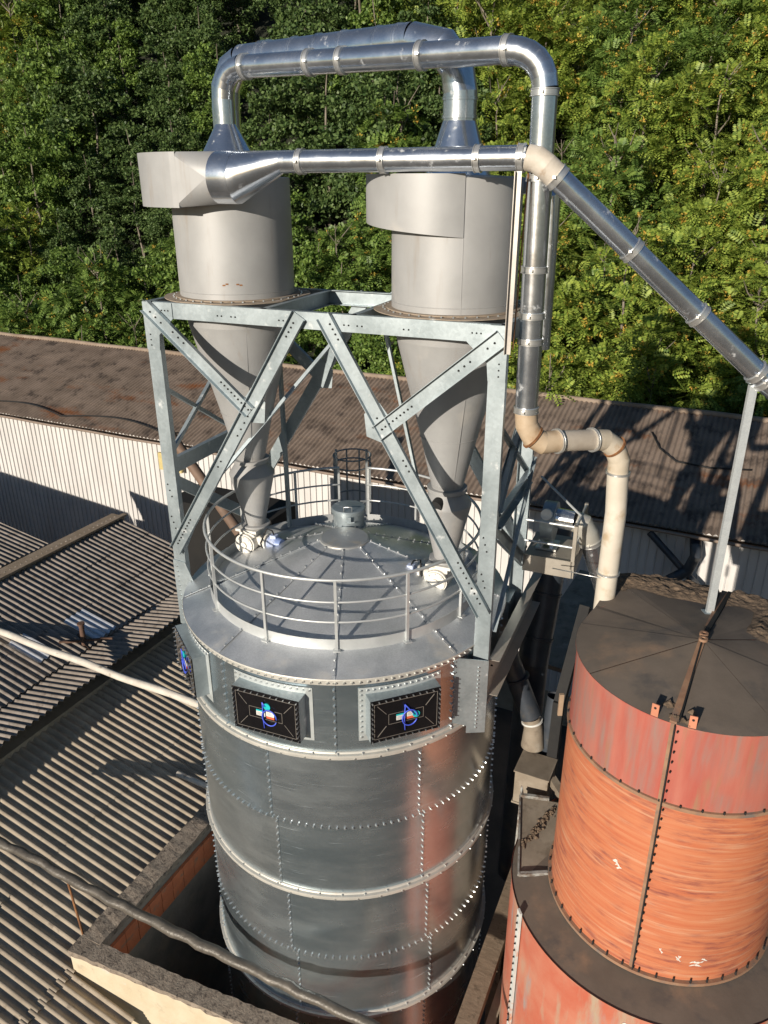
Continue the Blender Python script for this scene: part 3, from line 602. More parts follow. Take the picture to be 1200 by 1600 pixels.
# ================= CYCLONES =================
def cyclone(cx,cy,label,hat_r,hat_z,scroll):
    t=empty('cyclone',(cx,cy,-4.9),label,'cyclone','cyclones on the tower',F=CF)
    c=(cx,cy,0); rb=.765 if cx<0 else .755
    m=MB(CF); m.lathe(c,[(rb,ZT+.03),(rb,.0),(rb-.01,.01),(.2,.04)],80); m.box((cx-.45,cy-.715,-.75),(.01,.012,1.3)) if 0 else None
    # weld seams as thin raised lines
    for a in ((-52,) if cx<0 else (24,)): m.bar(tuple(Vector(c)+Vector(cyp(rb+.001,a,ZT+.03))),tuple(Vector(c)+Vector(cyp(rb+.001,a,0))),.008,.006,cyp(1,a,0))
    m.ring((cx,cy,ZT+.10),rb+.0,.004,80,4)
    body=m.build('body',CYC,t)
    if cx<0:
        m=MB(CF)
        for a,dz in ((20,.0),(23,.015),(33,.01),(36,.0)): m.box(tuple(Vector(c)+Vector(cyp(rb+.001,a,-1.24+dz))),(.035,.004,.018),0,Matrix.Rotation(R_(a),3,'Z'))
        m.build('rust_mark',RUST,body)
    m=MB(CF); m.lathe(c,[(rb,ZT+.03),(rb+.07,ZT+.03),(rb+.07,ZT+.015),(rb-.02,ZT+.013)],80); m.build('base_ring',DUSTY,t)
    m=MB(CF); m.lathe(c,[(rb-.02,ZT+.02),(rb-.06,ZT-.35),(.375,-3.08),(.21,-3.80)],72); 
    m.ring((cx,cy,-3.08),.38,.004,60,4)
    m.bar(tuple(Vector(c)+Vector(cyp(rb-.05,38,ZT-.3))),tuple(Vector(c)+Vector(cyp(.215,38,-3.78))),.008,.004,cyp(1,38,.3)); m.build('cone',CYC,t)
    m=MB(CF); m.lathe(c,[(.21,-3.80),(.27,-3.80),(.27,-3.825),(.27,-3.85),(.215,-3.85),(.335,-4.03),(.335,-4.05),(.15,-4.86),(.22,-4.865),(.22,-4.89)],48)
    if cx>0: m.cyl(tuple(Vector(c)+Vector(cyp(.22,-8,-3.96))),tuple(Vector(c)+Vector(cyp(.33,-8,-3.99))),.085,.085,20,True,1)
    m.build('hopper',[CYC,BLACKM],t)
    m=MB(CF); m.lathe(c,[(hat_r[0]+.03,.01),(hat_r[0],.03),(hat_r[1],hat_z),(hat_r[1],hat_z+.06)],48)
    m.build('outlet_cone',DUCT,t)
    # scroll
    m=MB(CF)
    if scroll=='L':
        pts=[(a,rb+.35*max(0,min(1,(a+170)/110))) for a in rng(-170,0,40)]   # azimuth (0 = front), radius
        z0,z1=lambda a:-.32,lambda a:.285 if a>-90 else .285
        pts=[(a,max(rb+.01,r)) for a,r in pts]
    else:
        pts=[(a,rb+.006+.35*max(0,min(1,(26-a)/116))) for a in rng(-90,24,40)]
        z0,z1=lambda a:-.46-.14*(a+90)/114,lambda a:.045
    O=[Vector(c)+Vector(cyp(r,a,0)) for a,r in pts]; I=[Vector(c)+Vector(cyp(rb-.02,a,0)) for a,r in pts]; k=len(pts)
    Z0=[z0(a) for a,_ in pts]; Z1=[z1(a) for a,_ in pts]
    if scroll=='R': # straight inlet going back
        for d in (.7,): O.insert(0,O[0]+Vector((0,d,0))); I.insert(0,I[0]+Vector((0,d,0))); Z0.insert(0,Z0[0]); Z1.insert(0,Z1[0]); k+=1
    def zz(P_,Z): return [Vector((p.x,p.y,z)) for p,z in zip(P_,Z)]
    A,B,C_,D=zz(O,Z0),zz(O,Z1),zz(I,Z1),zz(I,Z0)
    for X,Y,sm in ((A,B,True),(B,C_,False),(D,A,False),(C_,D,False)): m.add(X+Y,[(i,i+1,k+i+1,k+i) for i in range(k-1)],0,sm)
    for e in (0,k-1): m.add([A[e],B[e],C_[e],D[e]],[(0,1,2,3)])
    m.build('scroll',CYC,t)
    return t
cycL=cyclone(-1.60,.17,'grey beige cyclone at left with boxed inlet wrapped round its front',(.48,.13),.62,'L')
cycR=cyclone(1.47,.17,'grey beige cyclone at right with smooth spiral band under the wide outlet cone',(.38,.188),.58,'R')
# inlet transition rectangle -> round on the left cyclone
m=MB(CF); n=48; cy_=-.66; xa,xb=-1.68,-1.20
cor=[Vector((xa,cy_+sy*.29,-.018+sz*.302)) for sy,sz in((-1,-1),(1,-1),(1,1),(-1,1))]
def cp(t): return Vector((xb,cy_+.285*math.cos(R_(t)),.005+.285*math.sin(R_(t))))
for k_,a0 in enumerate((180,270,0,90)):
    pts=[cp(a0+90*q/12) for q in range(13)]; m.add([cor[k_]]+pts,[(0,q+1,q+2) for q in range(12)],0,True)
    m.add([cor[k_],cor[(k_+1)%4],cp(a0+90)],[(0,1,2)])
V=[Vector((-1.60,y,z)) for y,z in((cy_-.29,-.32),(cy_-.29,.284),(cy_+.29,.284),(cy_+.29,-.32))]; W=[Vector((xa,v.y,v.z)) for v in V]
m.add(V+W,[(0,1,5,4),(1,2,6,5),(2,3,7,6),(3,0,4,7)]); m.build('inlet_transition',CYC,cycL)

# ================= DUCTS =================
def clamps(par,pts,r,name='clamp_ring',mat=BAND,wd=.045,F=CF,lug=True):
    for p,d in pts:
        m=MB(F); p,d=Vector(p),Vector(d).normalized(); m.cyl(p-d*wd/2,p+d*wd/2,r+.012,r+.012,28); m.cyl(p-d*wd*.75,p-d*wd*.55,r+.018,r+.018,28); m.cyl(p+d*wd*.55,p+d*wd*.75,r+.018,r+.018,28)
        if lug: u,v=perp(d); q=p+Vector((0,-1,0))*(r+.03); m.box(q,(.03,.035,.025)); 
        m.build(name,mat,par)
# duct A: left cyclone top -> over -> down right
dA=empty('outlet_duct',(2.55,-.5,-2.5),'slim shiny duct arching from the left cyclone over the tower and down its right side','duct',F=CF)
rA=.128
hor0,hor1=(-1.30,.14,1.235),(2.15,-.47,1.155)
m=MB(CF); m.duct([(-1.60,.17,.60)]+[(-1.60,.17,.86)]+arc((-1.60,.17,1.24),(-1.60,.17,.90),hor0,5),rA+.002); m.build('elbow',DUCT,dA)
m=MB(CF); m.duct([hor0,hor1],rA); m.build('horizontal_run',DUCT,dA)
m=MB(CF); m.duct([hor1]+arc((2.55,-.5,1.145),hor1,(2.553,-.5,.80),6)[1:],rA+.002); m.build('elbow',DUCT,dA)
m=MB(CF); m.duct([(2.553,-.5,.80),(2.60,-.5,-2.46)],rA); m.build('vertical_run',DUCT,dA)
dd=Vector(hor1)-Vector(hor0)
clamps(dA,[(Vector(hor0)+dd*t,dd) for t in (.02,.30,.43,.72,1.0)]+[((2.553,-.5,.77),(0,0,1)),((2.563,-.5,.0),(0,0,1)),((2.577,-.5,-.9),(0,0,1)),((2.585,-.5,-1.38),(0,0,1)),((2.59,-.5,-1.66),(0,0,1)),((2.60,-.5,-2.44),(0,0,1))],rA)
# thick duct from right cyclone to behind the left one
dT=empty('exhaust_duct',(1.47,.17,.6),'thick shiny duct from the right cyclone cone bending over to behind the left cyclone','duct',F=CF)
rT_=.188
p0=Vector((.98,.26,1.39)); p1=Vector((-1.78,.95,1.41))
m=MB(CF); m.duct([(1.47,.17,.60),(1.47,.17,.86),(1.42,.18,1.10),(1.25,.2,1.30),p0+Vector((-.12,.03,.01))],rT_+.003,32); m.build('elbow',DUCT,dT)
m=MB(CF); m.duct([p0+Vector((-.12,.03,.01)),p1],rT_,32); m.build('horizontal_run',DUCT,dT)
m=MB(CF); m.duct([p1,(-1.98,1.0,1.33),(-2.12,1.03,1.12),(-2.14,1.03,.85),(-2.14,1.03,-.1),(-1.9,.8,-.35)],rT_+.002,32); m.build('elbow',DUCT,dT)
dd=p1-p0; clamps(dT,[(p0+dd*t,dd) for t in (.10,.2,.38,.52,.66,.82,.86)],rT_,'lap_ring',DUCT,.02,lug=False)
clamps(dT,[((1.47,.17,.8),(0,0,1)),((1.47,.17,.62),(0,0,1))],rT_,'lap_ring',DUCT,.02,lug=False)
# feed pipe: long diagonal -> left cyclone inlet
dF=empty('feed_duct',(2.5,-.66,0),'shiny feed duct running level across the cyclones then slanting down to the right','duct',F=CF)
rF=.120; iC=CF.inverted()
m=MB(CF); n=40
m.cyl((-1.20,cy_,.005),(-.93,cy_,.005),.287,.287,48,False); m.build('collar',DUCT,dF)
m=MB(CF); 
A=[Vector((-.93,cy_+.285*math.cos(2*math.pi*i/n),.005+.285*math.sin(2*math.pi*i/n))) for i in range(n)]; B=[Vector((-.34,cy_+rF*math.cos(2*math.pi*i/n),.17+rF*math.sin(2*math.pi*i/n))) for i in range(n)]
m.add(A+B,[(i,(i+1)%n,n+(i+1)%n,n+i) for i in range(n)],0,True); m.build('reducer',DUCT,dF)
e=Vector((2.46,cy_,.185)); top=iC@Vector((4.648,-1.718,-1.955)); e2=Vector((2.66,cy_-.01,.10)); dv=(top-e2).normalized(); e3=e2+dv*.12
m=MB(CF); m.duct([(-.34,cy_,.17),e],rF); m.build('level_run',DUCT,dF)
m=MB(CF); m.duct([e,(2.56,cy_,.165),e2,e3],rF+.006); m.build('elbow',surf('pale elbow',(.46,.41,.34),(.56,.51,.44),6,.6,0,bump=.12,stain=(.35,.24,.15),sscale=5,sthr=(.58,.75)),dF)
m=MB(CF); m.duct([e3,top+dv*3.0],rF,28,cap1=True); m.build('slanting_run',DUCT,dF)
L_=(top-e3).length
clamps(dF,[((-.10,cy_,.171),(1,0,0)),((.90,cy_,.177),(1,0,0)),((1.95,cy_,.182),(1,0,0)),((2.40,cy_,.185),(1,0,0)),(e3+dv*.03,dv)]+[(e3+dv*L_*t,dv) for t in (.36,.69,1.0,1.04)],rF)
# angle post beside the tower corner carrying it
m=MB(CF); m.angle((2.40,-.86,-1.75),(2.40,-.86,.06),.06,(0,-1,0)); m.bar((2.47,-.80,-1.7),(2.47,-.62,.05),.03,.01,(1,0,0),1)
tag(m.build('angle_post',[surf('bronze angle',(.36,.33,.30),(.46,.43,.39),3,.45,.5,bump=.03),RUST]),'thin upright angle post at the right front corner of the tower','post')
# short pipe between right cyclone and vertical run
m=MB(CF); m.duct([(1.9,.50,-.08),(2.44,.35,-.09),(2.55,.32,-.2),(2.57,.31,-1.9)],.09,16); tag(m.build('side_duct',DUCT),'thin shiny pipe dropping behind the vertical duct','pipe')
# old cream pipe into the orange silo
op=empty('old_pipe',(2.2,-1.63,-5.3),'old cream and tan pipe bending from the shiny duct down behind the orange silo roof','pipe')
pp=[(2.206,-1.467,-2.47),(2.222,-1.48,-2.62),(2.30,-1.50,-2.76),(2.42,-1.50,-2.83),(2.60,-1.44,-2.83),(3.08,-1.18,-2.90),(3.26,-1.10,-2.93),(3.40,-1.07,-3.03),(3.475,-1.07,-3.20),(3.48,-1.07,-3.36),(3.515,-1.08,-3.9),(3.51,-1.09,-5.6)]
m=MB(GF); m.duct(pp[:5],.130,24); m.build('tan_elbow',TAN,op)
m=MB(GF); m.duct(pp[4:6],.125,24); m.build('level_run',surf('greyish old pipe',(.44,.38,.31),(.54,.48,.40),5,.65,0,bump=.15,stain=(.34,.27,.2),sscale=5),op)
m=MB(GF); m.duct(pp[5:10],.130,24); m.build('upper_elbow',surf('pale tan elbow',(.44,.38,.29),(.52,.46,.37),4,.65,0,bump=.12,stain=(.36,.24,.13),sscale=4,sthr=(.55,.7)),op)
m=MB(GF); m.duct(pp[9:],.132,24); m.build('drop_run',CREAM,op)
clamps(op,[(pp[4],(1,.5,0)),(pp[5],(1,.5,0)),(pp[9],(0,0,1)),((3.511,-1.088,-4.75),(0,0,1))],.132,'clamp_ring',BAND,.02,GF,False)
clamps(op,[(pp[2],(1,0,-.8)),(pp[7],(1,.2,-1))],.134,'hose_clip',RUST,.015,GF,False)
m=MB(GF); m.tube([(3.4,-1.16,-4.8),(2.9,-.6,-4.95)],.008,5); tag(m.build('stay_wire',BAND),'thin stay wire reaching left from the cream pipe','wire')

# ================= ROTARY VALVES =================
def valve(cx,cy,zt,label,mdir,F=CF):
    t=empty('rotary_valve',(cx,cy,zt-.6),label,'valve','rotary valves',F=F)
    m=MB(F); m.box((cx,cy,zt-.03),(.36,.36,.04)); m.box((cx,cy,zt-.08),(.26,.30,.09)); m.cyl((cx-.02,cy-.20,zt-.24),(cx-.02,cy+.16,zt-.24),.165,.165,32); m.cyl((cx-.02,cy-.225,zt-.24),(cx-.02,cy-.2,zt-.24),.145,.145,32)
    for i in range(8): m.bolt((cx-.02+.125*math.cos(i*.785),cy-.225,zt-.24+.125*math.sin(i*.785)),(0,-1,0),.012,.014)
    m.cyl((cx-.02,cy-.25,zt-.24),(cx-.02,cy-.22,zt-.24),.05,.05,16)
    m.build('housing',WHITEM,t)
    m=MB(F); m.box((cx,cy,zt-.46),(.26,.30,.16)); m.box((cx,cy,zt-.56),(.34,.36,.04)); m.build('outlet_box',WHITEM,t)
    d=Vector(mdir).normalized(); p=Vector((cx,cy,zt-.22))
    m=MB(F); m.cyl(p+d*.12,p+d*.30,.085,.085,20); m.cyl(p+d*.30,p+d*.33,.13,.13,24); m.build('gearbox',WHITEM,t)
    mo=MB(F); mo.cyl(p+d*.34,p+d*.50,.095,.095,20)
    for q in range(6): mo.cyl(p+d*(.36+.024*q),p+d*(.366+.024*q),.108,.108,20)
    mo.box(p+d*.43+Vector((0,0,.11)),(.1,.09,.06)); mot=mo.build('motor',MOTOR,t)
    mo=MB(F); mo.cyl(p+d*.50,p+d*.58,.105,.085,20); mo.build('fan_cowl',plain('motor cowl',(.20,.28,.52),.4),mot)
    mo=MB(F); mo.tube([p+d*.43+Vector((0,0,.14)),p+d*.40+Vector((0,0,.2)),p+d*.3+Vector((-.0,0,.22)),p+d*.24+Vector((0,-.12,.02)),p+d*.3+Vector((0,-.1,-.2))],.012,6); mo.build('power_cable',BLACKM,mot)
    return t
valve(-1.63,.10,-4.89,'white rotary valve with blue motor under the left cyclone',(1,-.15,.05))
valve(1.45,.10,-4.89,'white rotary valve with motor pointing left under the right cyclone',(-1,-.25,-.05))

# ================= ORANGE TANKS =================
OC=Vector((4.231,-2.51,0)); OR=1.377
ot=empty('orange_silo',(OC.x,OC.y,GROUND),'faded orange round silo with dusty dark roof and rust streaks at right','silo')
def oc(r,a,z): return tuple(OC+Vector(cyp(r,a,z)))
zo,zb2,zf=-5.1,-6.15,-8.75
OUT=[(-180,1.90),(-168,2.02),(-160,1.78),(-152,1.60),(-140,1.45),(-128,1.40),(-118,1.397),(118,1.397),(124,1.62),(132,1.84),(150,1.74),(165,1.80),(180,1.90)]
def orad(a):
    for (a0_,r0_),(a1_,r1_) in zip(OUT,OUT[1:]):
        if a0_<=a<=a1_: return r0_+(r1_-r0_)*(a-a0_)/(a1_-a0_)
    return OR+.02
m=MB(GF)
for j in range(8):
    a0=-31+45*j; n=12; V=[]
    for r,z in ((None,zo),(.04,zo+.22)):
        for i in range(n+1):
            a=((a0+45*i/n+180)%360)-180; V.append(oc(orad(a) if r is None else r,a,(zo-.02 if r is None and orad(a)>OR+.1 else z)+.004*math.sin(j*2.4)))
    m.add(V,[(i,i+1,n+1+i+1,n+1+i) for i in range(n)],0,False)
m.build('roof',ORROOF,ot)
m=MB(GF); m.lathe(OC,[(OR,zb2),(OR,zo-.02),(OR+.022,zo-.015),(OR+.022,zo)],96); m.build('upper_ring',ORU,ot)
m=MB(GF); m.lathe(OC,[(OR+.004,zf),(OR+.004,zb2)],96); 
# wavy swaged surface is in the bump
m.build('lower_ring',ORL,ot)
def flange(z,r,w_,a0=-130,a1=130,step=9,mat=OSEAM,nm='flange',bh=.03):
    m=MB(GF); m.lathe(OC,[(r,z+.025),(r+w_,z+.022),(r+w_,z-.022),(r,z-.025)],96)
    a=a0
    while a<a1: m.bolt(oc(r+w_*.6,a,z+.02),(0,0,1),.013,bh,1); a+=step
    m.build(nm,[mat,BLACKM],ot)
flange(zb2,OR,.028); flange(zf,OR,.05,step=8,bh=.06)
m=MB(GF)
for r,z,r2,z2 in ((OR+.006,zo,OR+.01,zf),):
    m.bar(oc(OR+.012,-31,zo),oc(OR+.012,-30,zf+.03),.04,.02,cyp(1,-31,0)); m.bar(oc(OR+.03,-30,zo),oc(OR+.03,-29,zf+.03),.014,.05,cyp(1,-30,0),1)
    for q in range(28): m.bolt(oc(OR+.022,-28.6,zo-.08-q*.13),cyp(1,-31,0),.012,.02,1)
m.bar(oc(OR+.02,-31,zo+.015),oc(0,0,zo+.24),.07,.03,(0,0,1)); m.bar(oc(OR+.0,-28.8,zo+.03),oc(0.0,0,zo+.255),.016,.05,(0,0,1),1)
m.bar(oc(1.76,149,zo+.0),oc(0,0,zo+.24),.07,.03,(0,0,1)); m.bar(oc(1.74,146.8,zo+.02),oc(0,0,zo+.255),.05,.03,(0,0,1),1)
m.build('seam_strip',[OSEAM,BLACKM],ot)
for a in (-39,-23.5):
    m=MB(GF); m.box(oc(OR+.005,a,zo+.06),(.075,.012,.17),0,Matrix.Rotation(R_(a),3,'Z')); m.cyl(oc(OR+.0,a,zo+.10),oc(OR+.015,a,zo+.10),.014,.014,12,True,1); m.build('lifting_lug',[plain('orange lug',(.55,.22,.13),.6),BLACKM],ot)
m=MB(GF)
for a,r in((-20,.07),(150,.05)): m.lathe(Vector(oc(r,a,0)),[(.05,zo+.26),(.05,zo+.29),(.025,zo+.29),(.025,zo+.26)],16)
m.build('eyelet',OSEAM,ot)
# white paint smears
PW=plain('white paint',(.72,.68,.62),.6)
def smear(m,a,z,wa,h,seed):
    rr=random.Random(seed); n=9; V=[]
    for i in range(n+1):
        t=i/n; zz_=z+h*.4*math.sin(t*4+seed); th=h*(.15+.5*rr.random())*math.sin(math.pi*min(max(t,.04),.96))
        V+=[oc(OR+.007,a+wa*t,zz_-th),oc(OR+.007,a+wa*t,zz_+th)]
    m.add(V,[(2*i,2*i+2,2*i+3,2*i+1) for i in range(n)])
for grp in ([(-47,-7.25,2.6),(-46.2,-7.275,2.6),(-45.4,-7.30,2.6),(-44.6,-7.325,2.6)],[(-19,-8.27,1.2),(-18.4,-8.31,1.5)],[(-11,-8.36,2.0),(-10.4,-8.40,2.2),(-10.0,-8.33,1.6)],[(-4,-8.42,4),(-2,-8.40,5),(-4,-8.47,6),(1.0,-8.37,3.5)]):
    m=MB(GF)
    for a_,z_,w_ in grp: smear(m,a_,z_,w_,.04,int(a_*7)%17)
    m.build('paint_smear',PW,ot)
# shoulder tank
SR=1.91
m=MB(GF); m.lathe(OC,[(OR,zf-.03),(SR,zf-.09)],96,sm=True); m.build('shoulder',ORROOF,ot)
m=MB(GF); m.lathe(OC,[(SR,GROUND),(SR,zf-.10),(SR+.015,zf-.09),(SR+.015,zf-.075)],96); m.build('lower_tank',ORS,ot)
# painted figures on shoulder tank
m=MB(GF); z=zf-.34
m.tube([oc(SR+.006,-27+1.1*math.cos(t),z+.09*math.sin(t)) for t in rng(0.5,5.6,12)],.009,5); m.tube([oc(SR+.006,-25+.8*q,z+.02+.02*math.sin(q*3)) for q in range(5)],.009,5)
m.tube([oc(SR+.006,-7+1.2*math.cos(t),z-.02+.09*math.sin(t)) for t in rng(-.6,3.4,10)],.016,5,1)
m.build('painted_mark',[WHITE,BLACKM],ot)
# caked dirt on the roof
def clods(name,pts,label,seed,size=(.02,.07),parent=None,mat=DIRT):
    rr=random.Random(seed); m=MB(GF)
    for x,y,z in pts:
        s_=rr.uniform(*size); V=[];
        for k in range(6):
            a=k*math.pi/3; V.append((x+s_*math.cos(a)*rr.uniform(.7,1.4),y+s_*math.sin(a)*rr.uniform(.7,1.4),z-.01))
        V.append((x+rr.uniform(-.3,.3)*s_,y+rr.uniform(-.3,.3)*s_,z+s_*rr.uniform(.3,.8)))
        m.add(V,[(k,(k+1)%6,6) for k in range(6)],0,False)
    return m.build(name,mat)
rr=random.Random(4)
from mathutils import noise as mn
def dirtsheet():
    m=MB(GF); na_,nr_=170,60; V=[];H=[]
    for i in range(na_):
        a=78+130*i/(na_-1); aa=((a+180)%360)-180
        for j in range(nr_):
            R0=orad(aa); r=R0*(.38+.615*j/(nr_-1)); x,y,z=oc(r,aa,zo+.22*(1-r/R0)-.004)
            n1=mn.noise(Vector((x*1.6,y*1.6,3.1))); n2=mn.fractal(Vector((x*9,y*9,1.7)),1,2,5); edge=(j/(nr_-1)-.50)*1.3+n1*.55-.9*max(0,(98-a)/20)-.9*max(0,(a-196)/12)
            gap=.6 if abs(a-148.5)<2.6 else 0
            h=max(-.02,min(.06,(edge-gap)*.16))+n2*.028*min(1,max(0,edge*4)); H.append(h); V.append((x,y,z+h))
    F=[]
    for i in range(na_-1):
        for j in range(nr_-1):
            q=(i*nr_+j,(i+1)*nr_+j,(i+1)*nr_+j+1,i*nr_+j+1)
            if max(H[k] for k in q)>0: F.append(q)
    m.add(V,F,0,False); return m.build('caked_dirt',DIRT)
tag(dirtsheet(),'crust of caked brown dirt on the back of the orange silo roof','dirt',kind='stuff')
o=clods('dirt_clod',[oc(OR*.96,-30+rr.uniform(-3,8),zo+.03) for _ in range(12)]+[oc(OR*.84,-36,zo+.05) for _ in range(5)]+[oc(OR*.85,-24,zo+.05) for _ in range(6)],'',9,(.03,.06)); tag(o,'small heap of clods on the front rim of the orange silo','dirt',kind='stuff')
# support post standing on that roof
sp=empty('support_post',(4.648,-1.718,-5.0),'slim galvanised channel post standing on the orange silo roof under the slanting duct','post')
m=MB(GF); m.chan((4.648,-1.718,-5.02),(4.648,-1.718,-2.1),.09,.05,(0,1,0)); m.build('channel',surf('post galv',(.56,.60,.62),(.66,.70,.71),4,.45,.5,bump=.05,vor=70),sp)
m=MB(GF); m.box((4.648,-1.70,-2.07),(.14,.10,.02)); m.box((4.648,-1.69,-5.0),(.16,.12,.02)); m.build('end_plate',GALV,sp)

# ================= BEHIND / BETWEEN =================
# elevator casing and trough left of the orange silo
ec=empty('elevator_casing',(2.95,-.3,-12.3),'dust covered steel elevator casing squeezed between the two silos','casing')
bM=surf('dusty beige casing',(.20,.165,.125),(.27,.23,.18),3,.9,0,bump=.15,stain=(.15,.12,.09),sscale=4,sthr=(.5,.7),stain2=(.36,.33,.28),s2scale=1.6,s2thr=(.6,.75))
Rb=Matrix.Rotation(R_(-25.8),3,'Z')
m=MB(BF); m.box((2.88,.85,-8.82),(.52,.5,.62)); m.box((2.88,.85,-9.14),(.56,.54,.03)); m.box((2.88,.85,-8.52),(.56,.54,.02)); m.build('upper_box',bM,ec)
m=MB(BF); tp=[(2.80,.34,-8.74),(3.20,-1.03,-8.82),(3.66,-.78,-8.80),(3.55,.45,-8.70)]; V=tp+[(x,y,-12.5) for x,y,z in tp]
m.add(V,[(0,1,2,3),(0,4,5,1),(1,5,6,2),(2,6,7,3),(3,7,4,0)]); m.build('trough',bM,ec)
m=MB(BF); m.bar((2.79,.34,-8.73),(3.18,-1.04,-8.81),.025,.03); m.bar((3.18,-1.04,-8.79),(3.64,-.80,-8.77),.05,.05); m.bar((2.80,.33,-8.71),(3.22,.42,-8.69),.05,.05); m.bar((2.72,.72,-8.6),(2.86,.02,-9.9),.03,.05); m.build('edge_angle',surf('dirty edge',(.24,.25,.24),(.36,.36,.34),7,.7,.1,bump=.15,stain=(.13,.10,.08),sscale=9,sthr=(.42,.6)),ec)
m=MB(BF); m.bar((3.05,.9,-8.62),(3.45,.55,-8.75),.12,.12); m.build('cross_tube',bM,ec)
cl=[(GF@Vector((2.95+rr.gauss(0,.05)+t*.0,-.55+rr.gauss(0,.04)+t*.5-.5,-9.14))) for t in [rr.random() for _ in range(30)]]
rr2=random.Random(21)
m=MB(BF)
for q in range(70):
    t=rr2.random(); x=3.08+.27*t+rr2.gauss(0,.025); y=-.55+.85*t+rr2.gauss(0,.03); z=-8.79+.08*t; s_=rr2.uniform(.012,.04)
    V=[(x+s_*math.cos(k_*1.05)*rr2.uniform(.6,1.4),y+s_*math.sin(k_*1.05)*rr2.uniform(.6,1.4),z) for k_ in range(6)]+[(x,y,z+s_)]
    m.add(V,[(k_,(k_+1)%6,6) for k_ in range(6)])
tag(m.build('dirt_clod',DIRT),'ridge of dirt lying on the dusty casing beside the orange tank','dirt',kind='stuff')
m=MB(BF); m.duct([(2.95,1.5,-7.6),(2.9,1.3,-9.2),(2.9,1.25,-12)],.13,16); tag(m.build('standpipe',DDUCT),'dark standpipe rising behind the dusty casing between the silos','pipe')
# flanged edge strip of tank wall at left (white-grey, bolted)
m=MB(GF); m.bar(oc(SR+.03,-78,zf-.02),oc(SR+.03,-78,GROUND),.09,.03,cyp(1,-78,0))
for q in range(40): m.bolt(oc(SR+.05,-78,zf-.1-q*.13),cyp(1,-78,0),.014,.02,1)
m.build('bolted_edge',[surf('pale edge',(.48,.50,.48),(.60,.61,.58),4,.6,0,bump=.05,stain=(.50,.22,.12),sscale=4),BLACKM],ot)
# chute and dark ducts
ch=empty('discharge_chute',(2.9,-.1,-9),'dark jointed pipe ending in a tan chute above the dusty casing','chute')
m=MB(GF); m.duct([(2.35,.55,-6.0),(2.55,.25,-7.0),(2.93,.0,-7.95)],.17,20); m.build('pipe',DDUCT,ch)
m=MB(GF); m.duct([(2.93,.0,-7.95),(2.98,-.02,-8.15),(2.99,-.04,-8.5)],[.15,.15,.19],20); m.build('chute_boot',bM,ch)
clamps(ch,[((2.95,-.0,-8.03),(.2,-.1,-1))],.155,'hose_clip',WHITE,.02,GF,False); clamps(ch,[((2.70,.15,-7.3),(.4,-.2,-1))],.172,'joint_ring',DDUCT,.02,GF,False)
dk=empty('dark_duct',(3.0,.9,-12),'wide dark duct dropping between the tower and the orange silo','duct')
m=MB(GF); m.duct([(3.45,1.55,-5.0),(3.28,1.2,-6.1),(3.05,.75,-7.4),(2.95,.55,-12)],.255,24); m.build('pipe',DDUCT,dk)
clamps(dk,[((3.24,1.12,-6.3),(.2,.3,1)),((3.12,.88,-7.0),(.2,.3,1))],.256,'joint_ring',DDUCT,.03,GF,False)
m=MB(GF); m.bar((3.75,.5,-6.2),(3.30,-.2,-7.6),.16,.14); m.bar((3.3,-.2,-7.5),(3.25,-.3,-9.5),.16,.14); tag(m.build('flat_duct',BLACKM),'dark flat-sided duct slanting down beside the orange silo','duct')
m=MB(GF); m.box((2.98,-1.45,-6.6),(.06,.04,.35)); tag(m.build('wooden_batten',plain('tan timber',(.35,.25,.17),.85)),'short tan timber batten against the left side of the orange silo','batten')
# sunlit patch of beam far behind
m=MB(GF); m.bar((3.6,2.2,-8.5),(5.4,5.2,-8.2),.9,.1); tag(m.build('dusty_ledge',bM),'dusty sunlit ledge far down behind the dark ducts','ledge')
# fan on its platform
fan=empty('fan_platform',(2.75,1.35,-5.3),'small steel platform with handrail fixed to the right rear of the tower','platform',F=CF)
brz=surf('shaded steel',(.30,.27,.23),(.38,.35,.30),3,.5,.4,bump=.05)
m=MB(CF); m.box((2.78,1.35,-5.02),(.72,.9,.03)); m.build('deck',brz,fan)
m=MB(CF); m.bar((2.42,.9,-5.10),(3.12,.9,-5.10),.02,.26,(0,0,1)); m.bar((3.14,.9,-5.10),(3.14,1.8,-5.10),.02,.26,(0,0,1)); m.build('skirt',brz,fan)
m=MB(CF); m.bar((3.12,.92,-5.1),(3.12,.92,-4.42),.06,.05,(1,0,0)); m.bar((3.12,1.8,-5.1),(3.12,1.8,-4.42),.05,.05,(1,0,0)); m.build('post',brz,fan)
m=MB(CF); 
for z in(-4.44,-4.76): m.cyl((2.42,.92,z),(3.12,.92,z),.018,.018,8); m.cyl((3.12,.92,z),(3.12,1.8,z),.018,.018,8)
m.cyl((2.42,1.8,-4.1),(3.12,1.3,-4.42),.018,.018,8); m.build('handrail',RAILM,fan)
fn=empty('blower',(2.72,1.4,-5.0),'round blower with blue lit outlet standing on the small tower platform','blower',F=CF)
m=MB(CF); m.cyl((2.58,1.4,-4.62),(2.76,1.4,-4.62),.30,.30,36); m.cyl((2.57,1.4,-4.62),(2.56,1.4,-4.62),.22,.1,24); m.build('casing',GALV,fn)
m=MB(CF); m.cyl((2.66,1.18,-4.42),(2.66,1.1,-4.40),.08,.08,16); m.build('name_disc',WHITE,fn)
m=MB(CF); m.bar((2.60,1.2,-4.98),(2.66,1.4,-4.7),.05,.03); m.bar((2.76,1.2,-4.98),(2.70,1.4,-4.7),.05,.03); m.box((2.68,1.35,-4.98),(.3,.35,.03)); m.build('foot',BAND,fn)
m=MB(CF); m.duct([(2.76,1.4,-4.55),(3.02,1.4,-4.56)],.15,20); m.build('outlet',DUCT,fn)
